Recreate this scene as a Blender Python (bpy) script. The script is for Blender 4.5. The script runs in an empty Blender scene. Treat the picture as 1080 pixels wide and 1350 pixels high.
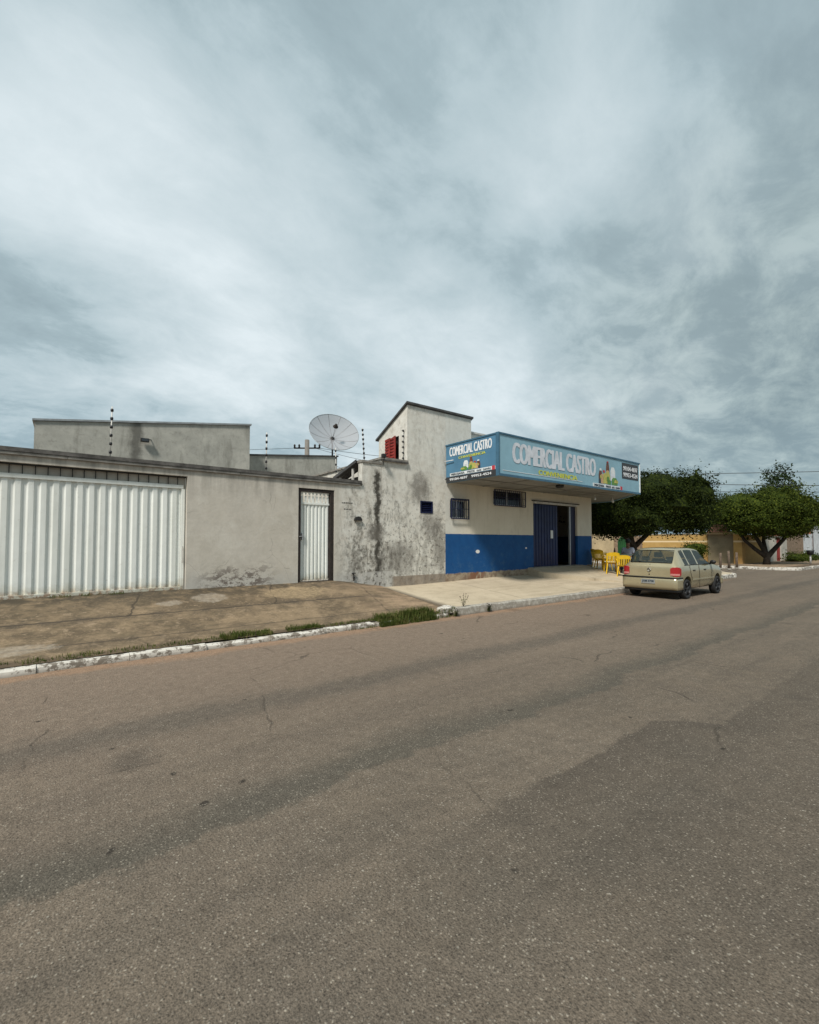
import bpy, bmesh, math, random
from mathutils import Vector, Matrix
R = math.radians
random.seed(7)
scene = bpy.context.scene
col = scene.collection

# ------------------------------------------------------------------ helpers
class MB:
    def __init__(s): s.v = []; s.f = []; s.sm = []
    def add(s, vs, fs, smooth=False):
        b = len(s.v); s.v += [tuple(v) for v in vs]
        s.f += [tuple(b + i for i in f) for f in fs]; s.sm += [smooth] * len(fs)
        return s
    def box(s, x0, x1, y0, y1, z0, z1):
        return s.add([(x0,y0,z0),(x1,y0,z0),(x1,y1,z0),(x0,y1,z0),(x0,y0,z1),(x1,y0,z1),(x1,y1,z1),(x0,y1,z1)],
                     [(0,3,2,1),(4,5,6,7),(0,1,5,4),(1,2,6,5),(2,3,7,6),(3,0,4,7)])
    def prism(s, bot, top):
        n = len(bot)
        fs = [tuple(range(n-1, -1, -1)), tuple(range(n, 2*n))]
        fs += [(i, (i+1) % n, n + (i+1) % n, n + i) for i in range(n)]
        return s.add(list(bot) + list(top), fs)
    def tube(s, pts, rad, n=8, smooth=True, cap=True):
        pts = [Vector(p) for p in pts]
        if not isinstance(rad, (list, tuple)): rad = [rad] * len(pts)
        vs = []; fs = []
        up = None
        for i, p in enumerate(pts):
            if i == 0: d = pts[1] - p
            elif i == len(pts) - 1: d = p - pts[i-1]
            else: d = pts[i+1] - pts[i-1]
            d.normalize()
            if up is None:
                a = Vector((0,0,1)) if abs(d.z) < .9 else Vector((1,0,0))
                u = d.cross(a).normalized()
            else:
                u = (up - d * up.dot(d)).normalized()
            up = u; w = d.cross(u)
            for k in range(n):
                t = 2*math.pi*k/n
                vs.append(p + (u*math.cos(t) + w*math.sin(t)) * rad[i])
        for i in range(len(pts)-1):
            for k in range(n):
                a = i*n+k; b = i*n+(k+1) % n
                fs.append((a, b, b+n, a+n))
        s.add(vs, fs, smooth)
        if cap:
            b = len(s.v) - len(vs)
            s.f += [tuple(b+k for k in range(n-1,-1,-1)), tuple(b+(len(pts)-1)*n+k for k in range(n))]; s.sm += [False]*2
        return s
    def lathe(s, c, axis, prof, n=24, smooth=True, closed=False):
        c = Vector(c); d = Vector(axis).normalized()
        a = Vector((0,0,1)) if abs(d.z) < .9 else Vector((1,0,0))
        u = d.cross(a).normalized(); w = d.cross(u)
        vs = []; fs = []
        for r, h in prof:
            for k in range(n):
                t = 2*math.pi*k/n
                vs.append(c + d*h + (u*math.cos(t)+w*math.sin(t))*r)
        m = len(prof)
        for i in range(m if closed else m-1):
            j = (i+1) % m
            for k in range(n):
                fs.append((i*n+k, i*n+(k+1) % n, j*n+(k+1) % n, j*n+k))
        return s.add(vs, fs, smooth)
    def ball(s, c, r, n=10, sq=(1,1,1)):
        vs = []; fs = []
        m = max(4, n//2+1)
        for i in range(m+1):
            ph = math.pi*i/m
            for k in range(n):
                t = 2*math.pi*k/n
                vs.append((c[0]+r*sq[0]*math.sin(ph)*math.cos(t), c[1]+r*sq[1]*math.sin(ph)*math.sin(t), c[2]+r*sq[2]*math.cos(ph)))
        for i in range(m):
            for k in range(n):
                fs.append((i*n+k, (i+1)*n+k, (i+1)*n+(k+1) % n, i*n+(k+1) % n))
        return s.add(vs, fs, True)
    def mesh(s, name, off=Vector((0,0,0))):
        me = bpy.data.meshes.new(name)
        me.from_pydata([tuple(Vector(v)-off) for v in s.v], [], s.f)
        me.polygons.foreach_set('use_smooth', s.sm)
        me.update()
        return me
    def build(s, name, m, parent=None, bevel=0, sharp=False):
        if parent is not None: off = worldloc(parent)
        else:
            xs = [v[0] for v in s.v]; ys = [v[1] for v in s.v]; zs = [v[2] for v in s.v]
            off = Vector(((min(xs)+max(xs))/2, (min(ys)+max(ys))/2, min(zs)))
        me = s.mesh(name, off)
        if m: me.materials.append(m)
        o = bpy.data.objects.new(name, me); col.objects.link(o)
        if parent is not None: o.parent = parent
        else: o.location = off
        if bevel:
            b = o.modifiers.new('bevel', 'BEVEL'); b.width = bevel; b.segments = 2; b.limit_method = 'ANGLE'; b.angle_limit = R(40)
        return o

def worldloc(o):
    v = Vector((0,0,0))
    while o is not None: v += Vector(o.location); o = o.parent
    return v
def tag(o, label=None, cat=None, group=None, kind=None):
    if label: o['label'] = label
    if cat: o['category'] = cat
    if group: o['group'] = group
    if kind: o['kind'] = kind
    return o
def thing(name, loc, label, cat, group=None):
    o = bpy.data.objects.new(name, None); col.objects.link(o); o.location = loc
    o.empty_display_size = .2
    return tag(o, label, cat, group)
def copy_tree(o, parent=None):
    c = o.copy(); col.objects.link(c)
    if parent is not None: c.parent = parent
    for ch in [x for x in list(bpy.data.objects) if x.parent == o]: copy_tree(ch, c)
    return c
def smooth_noise(x, y=0., z=0.):
    from mathutils import noise
    return noise.noise(Vector((x, y, z)))

# ------------------------------------------------------------------ materials
class N:
    def __init__(s, name):
        s.m = bpy.data.materials.new(name); s.m.use_nodes = True
        s.t = s.m.node_tree; s.t.nodes.clear()
        s.o = s.t.nodes.new('ShaderNodeOutputMaterial')
        g = s.t.nodes.new('ShaderNodeNewGeometry'); s.pos = g.outputs['Position']
        q = s.t.nodes.new('ShaderNodeSeparateXYZ'); s.t.links.new(s.pos, q.inputs[0])
        s.x, s.y, s.z = q.outputs
    def l(s, v, inp):
        if isinstance(v, bpy.types.NodeSocket): s.t.links.new(v, inp)
        elif isinstance(v, tuple) and len(v) == 3 and inp.type == 'RGBA': inp.default_value = v + (1,)
        else: inp.default_value = v
    def noise(s, scale, detail=4, rough=.6, vec=None, dist=0):
        n = s.t.nodes.new('ShaderNodeTexNoise'); s.l(vec or s.pos, n.inputs['Vector'])
        n.inputs['Scale'].default_value = scale; n.inputs['Detail'].default_value = detail
        n.inputs['Roughness'].default_value = rough; n.inputs['Distortion'].default_value = dist
        return n.outputs['Fac']
    def vor(s, scale, vec=None, feature='F1', out='Distance'):
        n = s.t.nodes.new('ShaderNodeTexVoronoi'); n.feature = feature; s.l(vec or s.pos, n.inputs['Vector'])
        n.inputs['Scale'].default_value = scale
        return n.outputs[out]
    def scl(s, v):
        n = s.t.nodes.new('ShaderNodeMapping'); s.t.links.new(s.pos, n.inputs[0]); n.inputs['Scale'].default_value = v
        return n.outputs[0]
    def warp(s, amt, scale):
        n = s.t.nodes.new('ShaderNodeTexNoise'); s.t.links.new(s.pos, n.inputs['Vector']); n.inputs['Scale'].default_value = scale
        a = s.t.nodes.new('ShaderNodeVectorMath'); a.operation = 'MULTIPLY_ADD'
        s.t.links.new(n.outputs['Color'], a.inputs[0]); a.inputs[1].default_value = (amt,)*3; s.t.links.new(s.pos, a.inputs[2])
        return a.outputs[0]
    def k(s, op, a, b=0., c=0.):
        n = s.t.nodes.new('ShaderNodeMath'); n.operation = op
        s.l(a, n.inputs[0]); s.l(b, n.inputs[1]); s.l(c, n.inputs[2]); return n.outputs[0]
    def mr(s, x, a, b, c=0., d=1.):
        n = s.t.nodes.new('ShaderNodeMapRange'); s.l(x, n.inputs[0])
        for i, v in enumerate((a, b, c, d)): s.l(v, n.inputs[i+1])
        return n.outputs[0]
    def band(s, x, c, w, soft):   # 1 inside |x-c|<w
        d = s.k('ABSOLUTE', s.k('SUBTRACT', x, c))
        return s.mr(d, w, w+soft, 1., 0.)
    def mix(s, f, a, b, mode='MIX'):
        n = s.t.nodes.new('ShaderNodeMix'); n.data_type = 'RGBA'; n.blend_type = mode
        s.l(f, n.inputs[0]); s.l(a, n.inputs[6]); s.l(b, n.inputs[7]); return n.outputs[2]
    def mul(s, *a):
        r = a[0]
        for b in a[1:]: r = s.k('MULTIPLY', r, b)
        return r
    def out(s, color, rough=.8, bump=None, bs=.3, bd=.01, metal=0., spec=.4, alpha=None, **kw):
        p = s.t.nodes.new('ShaderNodeBsdfPrincipled'); s.p = p
        s.l(color, p.inputs['Base Color']); s.l(rough, p.inputs['Roughness']); s.l(metal, p.inputs['Metallic'])
        p.inputs['Specular IOR Level'].default_value = spec
        if alpha is not None: s.l(alpha, p.inputs['Alpha'])
        for a, v in kw.items(): p.inputs[a.replace('_', ' ')].default_value = v
        if bump is not None:
            b = s.t.nodes.new('ShaderNodeBump'); b.inputs['Strength'].default_value = bs; b.inputs['Distance'].default_value = bd
            s.l(bump, b.inputs['Height']); s.t.links.new(b.outputs[0], p.inputs['Normal'])
        s.t.links.new(p.outputs[0], s.o.inputs[0]); return s.m

def plain(name, c, rough=.6, var=.15, scale=6., metal=0., spec=.4, dirt=None, bump=0.):
    n = N(name)
    f = n.noise(scale, 5)
    d = tuple(v*(1-var*1.3) for v in c); e = tuple(min(1, v*(1+var)) for v in c)
    cc = n.mix(n.mr(f, .3, .7), d, e)
    if dirt: cc = n.mix(n.mr(n.noise(scale*2.3, 6, .7), .55, .75, 0, .7), cc, dirt)
    return n.out(cc, rough, f if bump else None, bump or .3, .01, metal, spec)

M = {}
# asphalt -----------------------------------------------------------
def asphalt():
    n = N('asphalt')
    big = n.noise(.35, 5, .6); mid = n.noise(2.2, 6, .65); fine = n.noise(14, 6, .75)
    c = n.mix(n.mr(big, .35, .65), (.178,.145,.112), (.215,.176,.137))
    c = n.mix(n.mr(mid, .3, .75, 0, .5), c, (.098,.088,.076))
    streak = n.noise(1., 5, .6, n.scl((.12, 2.2, 1)))
    c = n.mix(n.mr(streak, .45, .7, 0, .45), c, (.095,.084,.071))
    # reddish dust towards the kerb
    red = n.mr(n.k('ADD', n.y, n.mr(mid, 0, 1, -.9, .9)), 2.6, 6.2, 0, .85)
    c = n.mix(n.k('MULTIPLY', red, n.mr(n.x, 9, 20, 1, .12)), c, (.26,.20,.155))
    gut = n.mr(n.k('ADD', n.y, n.mr(n.noise(1.3, 4), 0, 1, -.35, .35)), 6.75, 6.95, 0, .8)
    c = n.mix(n.k('MULTIPLY', gut, n.mr(n.x, 18, 24, 1, 0)), c, (.36,.235,.155))
    # long dark trails of the tyres and leaked oil along the street
    wob = n.k('ADD', n.y, n.k('ADD', n.mr(n.noise(.5, 3), 0, 1, -.30, .30), n.mr(n.noise(4, 9, .8), 0, 1, -.22, .22)))
    t1 = n.mul(n.k('MULTIPLY', n.mr(wob, 2.64, 2.70), n.mr(wob, 2.80, 3.15, 1, 0)), n.mr(n.noise(.7, 2), .2, .42, .35, 1))
    c = n.mix(n.k('MULTIPLY', t1, .62), c, (.085,.083,.070))
    t2 = n.band(wob, 4.5, .1, .25); c = n.mix(n.k('MULTIPLY', t2, .45), c, (.075,.073,.066))
    t3 = n.band(wob, 1.35, .2, .4); c = n.mix(n.k('MULTIPLY', t3, .16), c, (.082,.078,.068))
    # old re-laid area to the right with a darker, ragged edge
    e = n.k('SUBTRACT', n.y, n.k('ADD', n.k('ADD', 1.88, n.mr(n.noise(1.3, 8, .75), 0, 1, -.16, .16)), n.mr(n.x, 4.25, 4.6, 0, -.38)))
    pm = n.mul(n.mr(e, -.02, .02, 1, 0), n.mr(n.x, 1.5, 2.4), n.mr(n.x, 8, 14, 1, .2))
    c = n.mix(n.k('MULTIPLY', pm, .38), c, (.084,.074,.062))
    edge = n.mul(n.mr(e, -.40, -.02, 0, 1), n.mr(e, -.02, .01, 1, 0), n.mr(n.x, 1.7, 2.6), n.mr(n.x, 4.6, 5.8, 1, 0))
    c = n.mix(n.k('MULTIPLY', edge, .38), c, (.070,.060,.052))
    # patchy damp-looking spots
    v = n.vor(.55, n.warp(.5, 1.3))
    c = n.mix(n.mr(v, .05, .12, .45, 0), c, (.055,.05,.045))
    v2 = n.vor(2.6, n.warp(.12, 7)); rnd = n.vor(2.6, n.warp(.12, 7), out='Color')
    sep = n.t.nodes.new('ShaderNodeSeparateColor'); n.t.links.new(rnd, sep.inputs[0])
    c = n.mix(n.mul(n.mr(v2, .05, .085, .85, 0), n.mr(sep.outputs[0], .68, .70)), c, (.035,.031,.027))
    # cracks
    w = n.warp(.35, 1.7)
    cr = n.vor(.45, w, 'DISTANCE_TO_EDGE')
    crm = n.mul(n.mr(cr, .002, .006, 1, 0), n.mr(n.noise(.8, 3), .5, .6), .55)
    c = n.mix(crm, c, (.03,.027,.024))
    # aggregate: pale and dark stones
    wv = n.warp(.012, 40); a = n.vor(88, wv); ar = n.vor(88, wv, out='Color')
    sa = n.t.nodes.new('ShaderNodeSeparateColor'); n.t.links.new(ar, sa.inputs[0])
    c = n.mix(n.mul(n.mr(a, .28, .5, 1, 0), n.mr(sa.outputs[0], .74, .94, 0, .8)), c, (.38,.34,.28))
    c = n.mix(n.mul(n.mr(a, .3, .55, 1, 0), n.mr(sa.outputs[1], .6, .85, 0, .5)), c, (.05,.044,.037))
    b = n.vor(38); br = n.vor(38, out='Color')
    sb = n.t.nodes.new('ShaderNodeSeparateColor'); n.t.links.new(br, sb.inputs[0])
    c = n.mix(n.mul(n.mr(b, .16, .26, 1, 0), n.mr(sb.outputs[0], .90, .95, 0, .7)), c, (.42,.39,.33))
    c = n.mix(n.mr(fine, .35, .7, 0, .35), c, (.075,.065,.053))
    g1 = n.noise(75, 3, .75); g2 = n.noise(190, 2, .7)
    gg = n.k('ADD', n.k('MULTIPLY', g1, .6), n.k('MULTIPLY', g2, .4))
    gm = n.mix(n.mr(gg, .38, .62), (.52,.51,.50), (1.42,1.40,1.37))
    c = n.mix(.85, c, gm, 'MULTIPLY')
    g3 = n.noise(9, 6, .8); c = n.mix(.6, c, n.mix(n.mr(g3, .35, .65), (.78,.78,.78), (1.2,1.2,1.2)), 'MULTIPLY')
    h = n.k('ADD', n.mr(a, 0, .6, 1, 0), n.k('MULTIPLY', gg, 2.0))
    return n.out(c, .95, h, .6, .006, spec=.08)
M['asphalt'] = asphalt()

def sidewalk(name, c1, c2, dark, old):
    n = N(name)
    big = n.noise(.8, 5, .65); mid = n.noise(3.5, 7, .7); fine = n.noise(30, 5, .75)
    c = n.mix(n.mr(big, .35, .65), c1, c2)
    c = n.mix(n.mr(mid, .5, .68, 0, .75 if old else .35), c, dark)
    if old:
        c = n.mix(n.mr(n.noise(1.5, 9, .80), .46, .58, 0, .8), c, dark)
        c = n.mix(n.mul(n.mr(n.x, 1.2, 2.6, 1, .35), n.mr(n.noise(4, 9, .8, n.scl((.6, 1.6, 1))), .48, .58, 0, .6)), c, (.105,.085,.055))
        c = n.mix(n.mr(n.noise(7, 8, .78, None, .5), .54, .62, 0, .65), c, (.40,.30,.20))
    if old:
        # mould near the wall and along the joints
        c = n.mix(n.mul(n.mr(n.y, 9.0, 9.8), n.mr(mid, .36, .54), .85), c, (.045,.040,.030))
        wy = n.k('ADD', n.y, n.mr(n.noise(2.5, 4), 0, 1, -.05, .05))
        wx = n.k('ADD', n.x, n.mr(n.noise(2.5, 4), 0, 1, -.12, .12))
        for yc, a in ((8.72, 1.), (7.75, .6)):
            c = n.mix(n.k('MULTIPLY', n.band(wy, yc, .012, .02), .85*a), c, (.035,.03,.024))
            c = n.mix(n.mul(n.band(wy, yc-.02, .05, .2), n.mr(mid, .4, .6), .6*a), c, (.06,.05,.04))
        for xc, y0, y1 in ((.85, 8.7, 10), (3.35, 8.7, 10), (5.6, 7.3, 10)):
            ln = n.band(n.k('ADD', wx, n.k('MULTIPLY', n.k('SUBTRACT', n.y, 8.7), -.25)), xc, .008, .018)
            c = n.mix(n.mul(ln, n.mr(n.y, y0-.01, y0+.01), .8), c, (.04,.034,.027))
        # pale cement repairs
        for xc, yc, rx, ry in ((2.25, 9.35, .32, .30), (1.55, 9.2, .22, .15), (4.05, 9.3, .8, .42), (-.55, 7.75, .5, .16)):
            dx = n.k('DIVIDE', n.k('SUBTRACT', wx, xc), rx); dy = n.k('DIVIDE', n.k('SUBTRACT', wy, yc), ry)
            d = n.k('ADD', n.k('ADD', n.mul(dx, dx), n.mul(dy, dy)), n.mr(n.noise(3.2, 9, .78), 0, 1, -2.0, 2.0))
            c = n.mix(n.mul(n.mr(d, .55, 1.1, .75, 0), n.mr(n.noise(11, 7, .75), .35, .6, 1, .35)), c, (.46,.345,.205) if xc > 3 else (.42,.37,.30))
        # rain-washed pale earth on the slope before the boundary
        c = n.mix(n.mul(n.mr(n.x, 4.4, 6.2), n.mr(n.noise(1.2, 7, .72, n.scl((.7, 2.2, 1))), .38, .56, .85, .1)), c, (.43,.305,.20))
        c = n.mix(n.mul(n.mr(n.k('ADD', n.y, n.mr(mid, 0, 1, -.12, .12)), 7.36, 7.46, 1, 0), .75), c, (.085,.062,.042))
    else:
        wx = n.k('ADD', n.x, n.mr(n.noise(2, 3), 0, 1, -.04, .04))
        for xc in (9.3, 11.9, 14.5, 18.1, 21.):
            c = n.mix(n.k('MULTIPLY', n.band(wx, xc, .008, .012), .6), c, (.10,.085,.065))
        stk = n.noise(1.2, 5, .6, n.scl((.5, 3.5, 1)))
        c = n.mix(n.mr(stk, .5, .68, 0, .4), c, (.30,.24,.17))
        c = n.mix(n.mr(n.x, 6.75, 6.95, .8, 0), c, (.07,.06,.05))
    c = n.mix(n.mr(n.vor(2.2, n.warp(.2, 5)), .03, .08, .55, 0), c, dark)
    c = n.mix(n.mr(fine, .35, .7, .3, 0), c, dark)
    return n.out(c, .93, n.k('ADD', fine, mid), .4, .012, spec=.2)
M['walk_old'] = sidewalk('old_concrete', (.22,.163,.102), (.32,.235,.148), (.092,.070,.047), True)
M['walk_new'] = sidewalk('pale_concrete', (.49,.415,.30), (.58,.495,.365), (.27,.22,.16), False)

def kerbmat(name, amt, c1=(.66,.63,.57), c2=(.20,.175,.145)):
    n = N(name)
    f = n.k('ADD', n.noise(9, 8, .75), n.mr(n.noise(1.1, 3), 0, 1, -.12, .12))
    c = n.mix(n.mr(f, amt, amt+.05), c1, c2)
    c = n.mix(n.mr(n.noise(3, 6, .7), .55, .7, 0, .6), c, (.24,.20,.155))
    c = n.mix(n.mr(n.z, .0, .05, .6, 0), c, (.13,.10,.075))
    return n.out(c, .85, f, .5, .012, spec=.25)
M['kerb_white'] = kerbmat('white_kerb', .49, (.62,.59,.53))
M['kerb_bare'] = kerbmat('bare_kerb', .46, (.42,.40,.35), (.30,.275,.235))

def plaster():
    n = N('street_plaster')
    big = n.noise(.9, 5, .6); mid = n.noise(3.2, 8, .7); fine = n.noise(18, 6, .7)
    c = n.mix(n.mr(big, .35, .65), (.55,.51,.44), (.63,.59,.52))
    c = n.mix(n.mr(n.x, 6.7, 6.8, 0, .7), c, (.78,.75,.67))
    c = n.mix(n.mr(mid, .42, .72, 0, .5), c, (.40,.37,.31))
    c = n.mix(n.mr(n.noise(1.6, 9, .75, None, .6), .52, .62, 0, .35), c, (.70,.67,.60))
    c = n.mix(n.mul(n.mr(n.noise(.9, 6, .7), .5, .62), .3), c, (.36,.33,.285))
    drip = n.noise(1., 6, .65, n.scl((4.5, 1, .35)))
    c = n.mix(n.mul(n.mr(n.z, 2.5, 3.1), n.mr(drip, .42, .62), n.mr(n.x, 6.2, 6.8, .65, .3)), c, (.17,.16,.14))
    ck = n.vor(.9, n.warp(.5, 1.6), 'DISTANCE_TO_EDGE')
    c = n.mix(n.mul(n.mr(ck, .001, .005, 1, 0), n.mr(n.noise(.7, 3), .5, .56), .5), c, (.2,.185,.16))
    # dampness eating the foot of the wall
    nz = n.k('ADD', n.z, n.mr(mid, 0, 1, -.55, .55))
    foot = n.mr(nz, .72, 1.0, .5, 0)
    c = n.mix(foot, c, (.46,.45,.42))
    peel = n.mul(n.band(n.x, 3.0, .45, .5), n.mr(nz, .85, 1.2, 1, 0), n.mr(n.noise(5, 9, .78, n.scl((.8,1,1.5))), .49, .52))
    c = n.mix(n.k('MULTIPLY', peel, .85), c, (.125,.098,.083))
    # heavy mould right of the pedestrian door
    heavy = n.mr(n.x, 5.3, 5.9)
    c = n.mix(n.mul(n.mr(n.x, 5.3, 5.6), n.mr(n.noise(5, 6, .7), .4, .6, .9, .2)), c, (.74,.73,.67))
    left = n.mr(n.x, 6.9, 7.6, 1, .55)
    mold = n.noise(2.6, 9, .74, n.scl((1.6, 1, .55)), .4)
    th = n.mr(n.z, .6, 3.4, .47, .60)
    mm = n.mul(heavy, left, n.mr(n.k('SUBTRACT', mold, th), -.05, .05), n.mr(n.noise(11, 7, .75), .38, .58, .35, 1))
    c = n.mix(n.k('MULTIPLY', mm, .88), c, (.075,.07,.056))
    spots = n.mul(heavy, n.mr(n.noise(9, 8, .78), .53, .58), n.mr(n.z, 1.6, 3.4, .85, .15))
    c = n.mix(spots, c, (.12,.11,.095))
    # black water streak at the joint with the tower
    wx = n.k('ADD', n.x, n.mr(n.noise(2.4, 7, .7), 0, 1, -.32, .32))
    st = n.mul(n.band(wx, 6.6, .03, .09), n.mr(n.z, 3.45, 3.62, 1, 0), n.mr(n.y, 10.3, 10.4, 1, 0))
    c = n.mix(n.k('MULTIPLY', st, .96), c, (.028,.026,.020))
    for (xc, zc, rx, rz, s) in ((8.05, 3.15, .45, .55, .7), (6.55, 1.85, .35, .3, .9), (8.5, 2.1, .5, .5, .6), (7.3, 1.2, .8, .5, .6), (8.8, 1.5, .35, .8, .6)):
        dx = n.k('DIVIDE', n.k('SUBTRACT', n.x, xc), rx); dz = n.k('DIVIDE', n.k('SUBTRACT', n.z, zc), rz)
        d = n.k('ADD', n.k('ADD', n.mul(dx, dx), n.mul(dz, dz)), n.mr(n.noise(6, 7, .75), 0, 1, -1.6, 1.6))
        c = n.mix(n.mr(d, .1, 1.1, s, 0), c, (.12,.11,.095))
    # flaked skirting at the bottom of the stained part
    sk = n.mul(heavy, n.mr(n.k('ADD', n.z, n.mr(n.noise(4, 5), 0, 1, -.06, .06)), .80, .83, 1, 0), n.mr(n.x, 7.05, 7.15, 1, 0))
    c = n.mix(n.mul(sk, n.mr(n.noise(7, 7, .75), .44, .50), .75), c, (.52,.51,.48))
    br = n.mul(n.mr(n.x, 7.05, 7.15), n.mr(n.z, .66, .68, 1, 0))
    c = n.mix(n.k('MULTIPLY', br, .8), c, n.mix(n.mr(mid, .4, .6), (.27,.21,.155), (.16,.125,.095)))
    c = n.mix(n.mr(fine, .3, .8, .15, 0), c, (.25,.23,.2))
    return n.out(c, .92, n.k('ADD', mid, n.k('MULTIPLY', fine, .4)), .35, .02, spec=.2)
M['plaster'] = plaster()

def greywall():
    n = N('weathered_render')
    mid = n.noise(2.4, 9, .72); v = n.noise(1., 7, .7, n.scl((2.2, 2.2, .5)))
    c = n.mix(n.mr(mid, .35, .65), (.47,.46,.41), (.34,.335,.30))
    c = n.mix(n.mr(v, .5, .66, 0, .7), c, (.19,.185,.16))
    c = n.mix(n.mr(n.noise(8, 7, .7), .52, .7, 0, .5), c, (.20,.19,.165))
    st = n.band(n.k('ADD', n.x, n.mr(n.noise(3, 6, .7), 0, 1, -.2, .2)), 1.45, .05, .14)
    c = n.mix(n.k('MULTIPLY', st, .7), c, (.06,.057,.05))
    return n.out(c, .93, mid, .3, .02, spec=.2)
M['render'] = greywall()

def shopwall():
    n = N('shop_paint')
    mid = n.noise(3, 7, .7); big = n.noise(.8, 4)
    cream = n.mix(n.mr(big, .35, .65), (.60,.555,.45), (.68,.635,.53))
    white = n.mix(n.mr(mid, .4, .75), (.66,.655,.60), (.52,.51,.46))
    c = n.mix(n.k('MAXIMUM', n.mr(n.x, 9.2, 10.2, 1, 0), n.mr(n.z, 3.7, 3.72)), cream, white)  # white upper wall; sunlit end left of canopy shade is painted white too
    c = n.mix(n.mr(n.noise(12, 6, .7), .56, .7, 0, .25), c, (.30,.26,.20))
    blue = n.mix(n.mr(mid, .35, .7), (.004,.060,.20), (.008,.082,.245))
    blue = n.mix(n.mul(n.mr(n.noise(4, 8, .78), .52, .62), n.mr(n.z, .7, 1.7, .5, .12)), blue, (.05,.12,.22))
    c = n.mix(n.mul(n.mr(n.noise(1.4, 8, .75, n.scl((3,1,.6))), .52, .66), .3), c, (.33,.29,.22))
    c = n.mix(n.mr(n.k('ADD', n.z, n.mr(n.noise(6, 5), 0, 1, -.012, .012)), 1.853, 1.86, 1, 0), c, blue)
    wz = n.k('ADD', n.z, n.k('ADD', n.mr(n.noise(3.5, 7, .75), 0, 1, -.10, .10), n.mr(n.x, 12.5, 13.3, 0, -.03)))
    base = n.mix(n.mr(n.noise(5, 6, .7), .42, .6), (.36,.30,.22), (.20,.14,.10))
    brick = n.mul(n.band(n.x, 10.35, .22, .2), n.mr(n.noise(5, 5), .4, .5))
    base = n.mix(brick, base, (.20,.10,.06))
    c = n.mix(n.mr(wz, .64, .67, 1, 0), c, base)
    for (xc, zc, r) in ((10.42, 1.31, .075), (12.85, 1.40, .03)):
        dx = n.k('SUBTRACT', n.x, xc); dz = n.k('MULTIPLY', n.k('SUBTRACT', n.z, zc), 1.6)
        d = n.k('SQRT', n.k('ADD', n.mul(dx, dx), n.mul(dz, dz)))
        c = n.mix(n.mr(n.k('ADD', d, n.mr(mid, 0, 1, -.05, .05)), r, r+.02, 1, 0), c, (.72,.72,.70))
    return n.out(c, .7, mid, .2, .01, spec=.3)
M['shop'] = shopwall()

def gatemat():
    n = N('white_gate_metal')
    f = n.noise(5, 7, .7); st = n.noise(1., 5, .6, n.scl((7, 7, .35)))
    c = n.mix(n.mr(st, .4, .75), (.80,.82,.78), (.64,.66,.61))
    c = n.mix(n.mul(n.mr(n.k('ADD', n.z, n.mr(f, 0, 1, -.22, .22)), .66, .86, 1, 0), .75), c, (.42,.38,.27))
    c = n.mix(n.mul(n.mr(n.z, .62, .78, 1, 0), n.mr(n.noise(9, 7, .78), .48, .56)), c, (.22,.09,.03))
    c = n.mix(n.mr(n.noise(14, 6, .7), .6, .72, 0, .35), c, (.36,.33,.27))
    return n.out(c, .5, n.noise(2.2, 3, .5), .35, .03, spec=.4)
M['gate'] = gatemat()
M['coping'] = plain('mouldy_coping', (.10,.095,.088), .95, .5, 5, dirt=(.035,.032,.03), bump=.4)
M['coping_band'] = plain('coping_band', (.25,.235,.21), .95, .35, 5, dirt=(.09,.085,.075), bump=.3)
M['darkedge'] = plain('dark_roof_edge', (.07,.07,.07), .8, .3, 6)
M['dark'] = plain('dark_metal', (.022,.021,.02), .5, .2, 8)
M['black'] = plain('black_plastic', (.012,.012,.012), .45, .2, 8)
M['rust'] = plain('rusty_frame', (.026,.020,.017), .8, .4, 9, dirt=(.07,.03,.016))
M['red_shutter'] = plain('red_shutter', (.26,.028,.02), .6, .3, 7, dirt=(.12,.02,.015))
M['navy'] = plain('navy_door', (.008,.018,.075), .45, .25, 4)
M['navy_dark'] = plain('navy_frame', (.006,.010,.045), .5, .2, 4)
M['alu'] = plain('aluminium', (.42,.43,.44), .4, .15, 8, metal=.6)
M['white_metal'] = plain('white_painted_metal', (.62,.62,.60), .5, .1, 8)
M['galv'] = plain('galvanised', (.32,.34,.35), .5, .25, 5, metal=.3)
M['sign_front'] = plain('sign_sheet_pale', (.235,.405,.49), .5, .10, 1.2, dirt=(.20,.35,.43))
M['sign_side'] = plain('sign_sheet_blue', (.075,.19,.30), .5, .12, 1.5, dirt=(.07,.17,.26))
M['sign_frame'] = plain('sign_frame', (.05,.13,.20), .5, .15, 4)
M['letter_white'] = plain('letter_white', (.72,.74,.76), .5, .06, 8)
M['letter_faded'] = plain('letter_faded', (.60,.63,.68), .5, .12, 5)
M['letter_yellow'] = plain('letter_yellow', (.56,.58,.06), .5, .12, 8)
M['letter_dark'] = plain('letter_dark', (.03,.05,.07), .6, .1, 8)
M['panel_black'] = plain('panel_black', (.035,.037,.04), .5, .15, 8)
M['panel_white'] = plain('panel_white', (.66,.69,.70), .5, .1, 8)
M['red'] = plain('red_paint', (.45,.035,.05), .5, .1, 8)
M['green'] = plain('green_paint', (.10,.24,.05), .5, .2, 8)
M['tan'] = plain('tan_print', (.50,.33,.17), .5, .2, 12)
M['brownp'] = plain('brown_print', (.13,.055,.035), .5, .3, 12)
M['ochrep'] = plain('ochre_print', (.42,.40,.10), .5, .25, 12)
M['soffit'] = plain('grey_soffit', (.24,.235,.215), .8, .18, 2, dirt=(.13,.12,.10))
M['wood'] = plain('counter_wood', (.28,.15,.07), .6, .25, 5)
M['interior'] = plain('interior_wall', (.07,.075,.07), .9, .2, 3)
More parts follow.
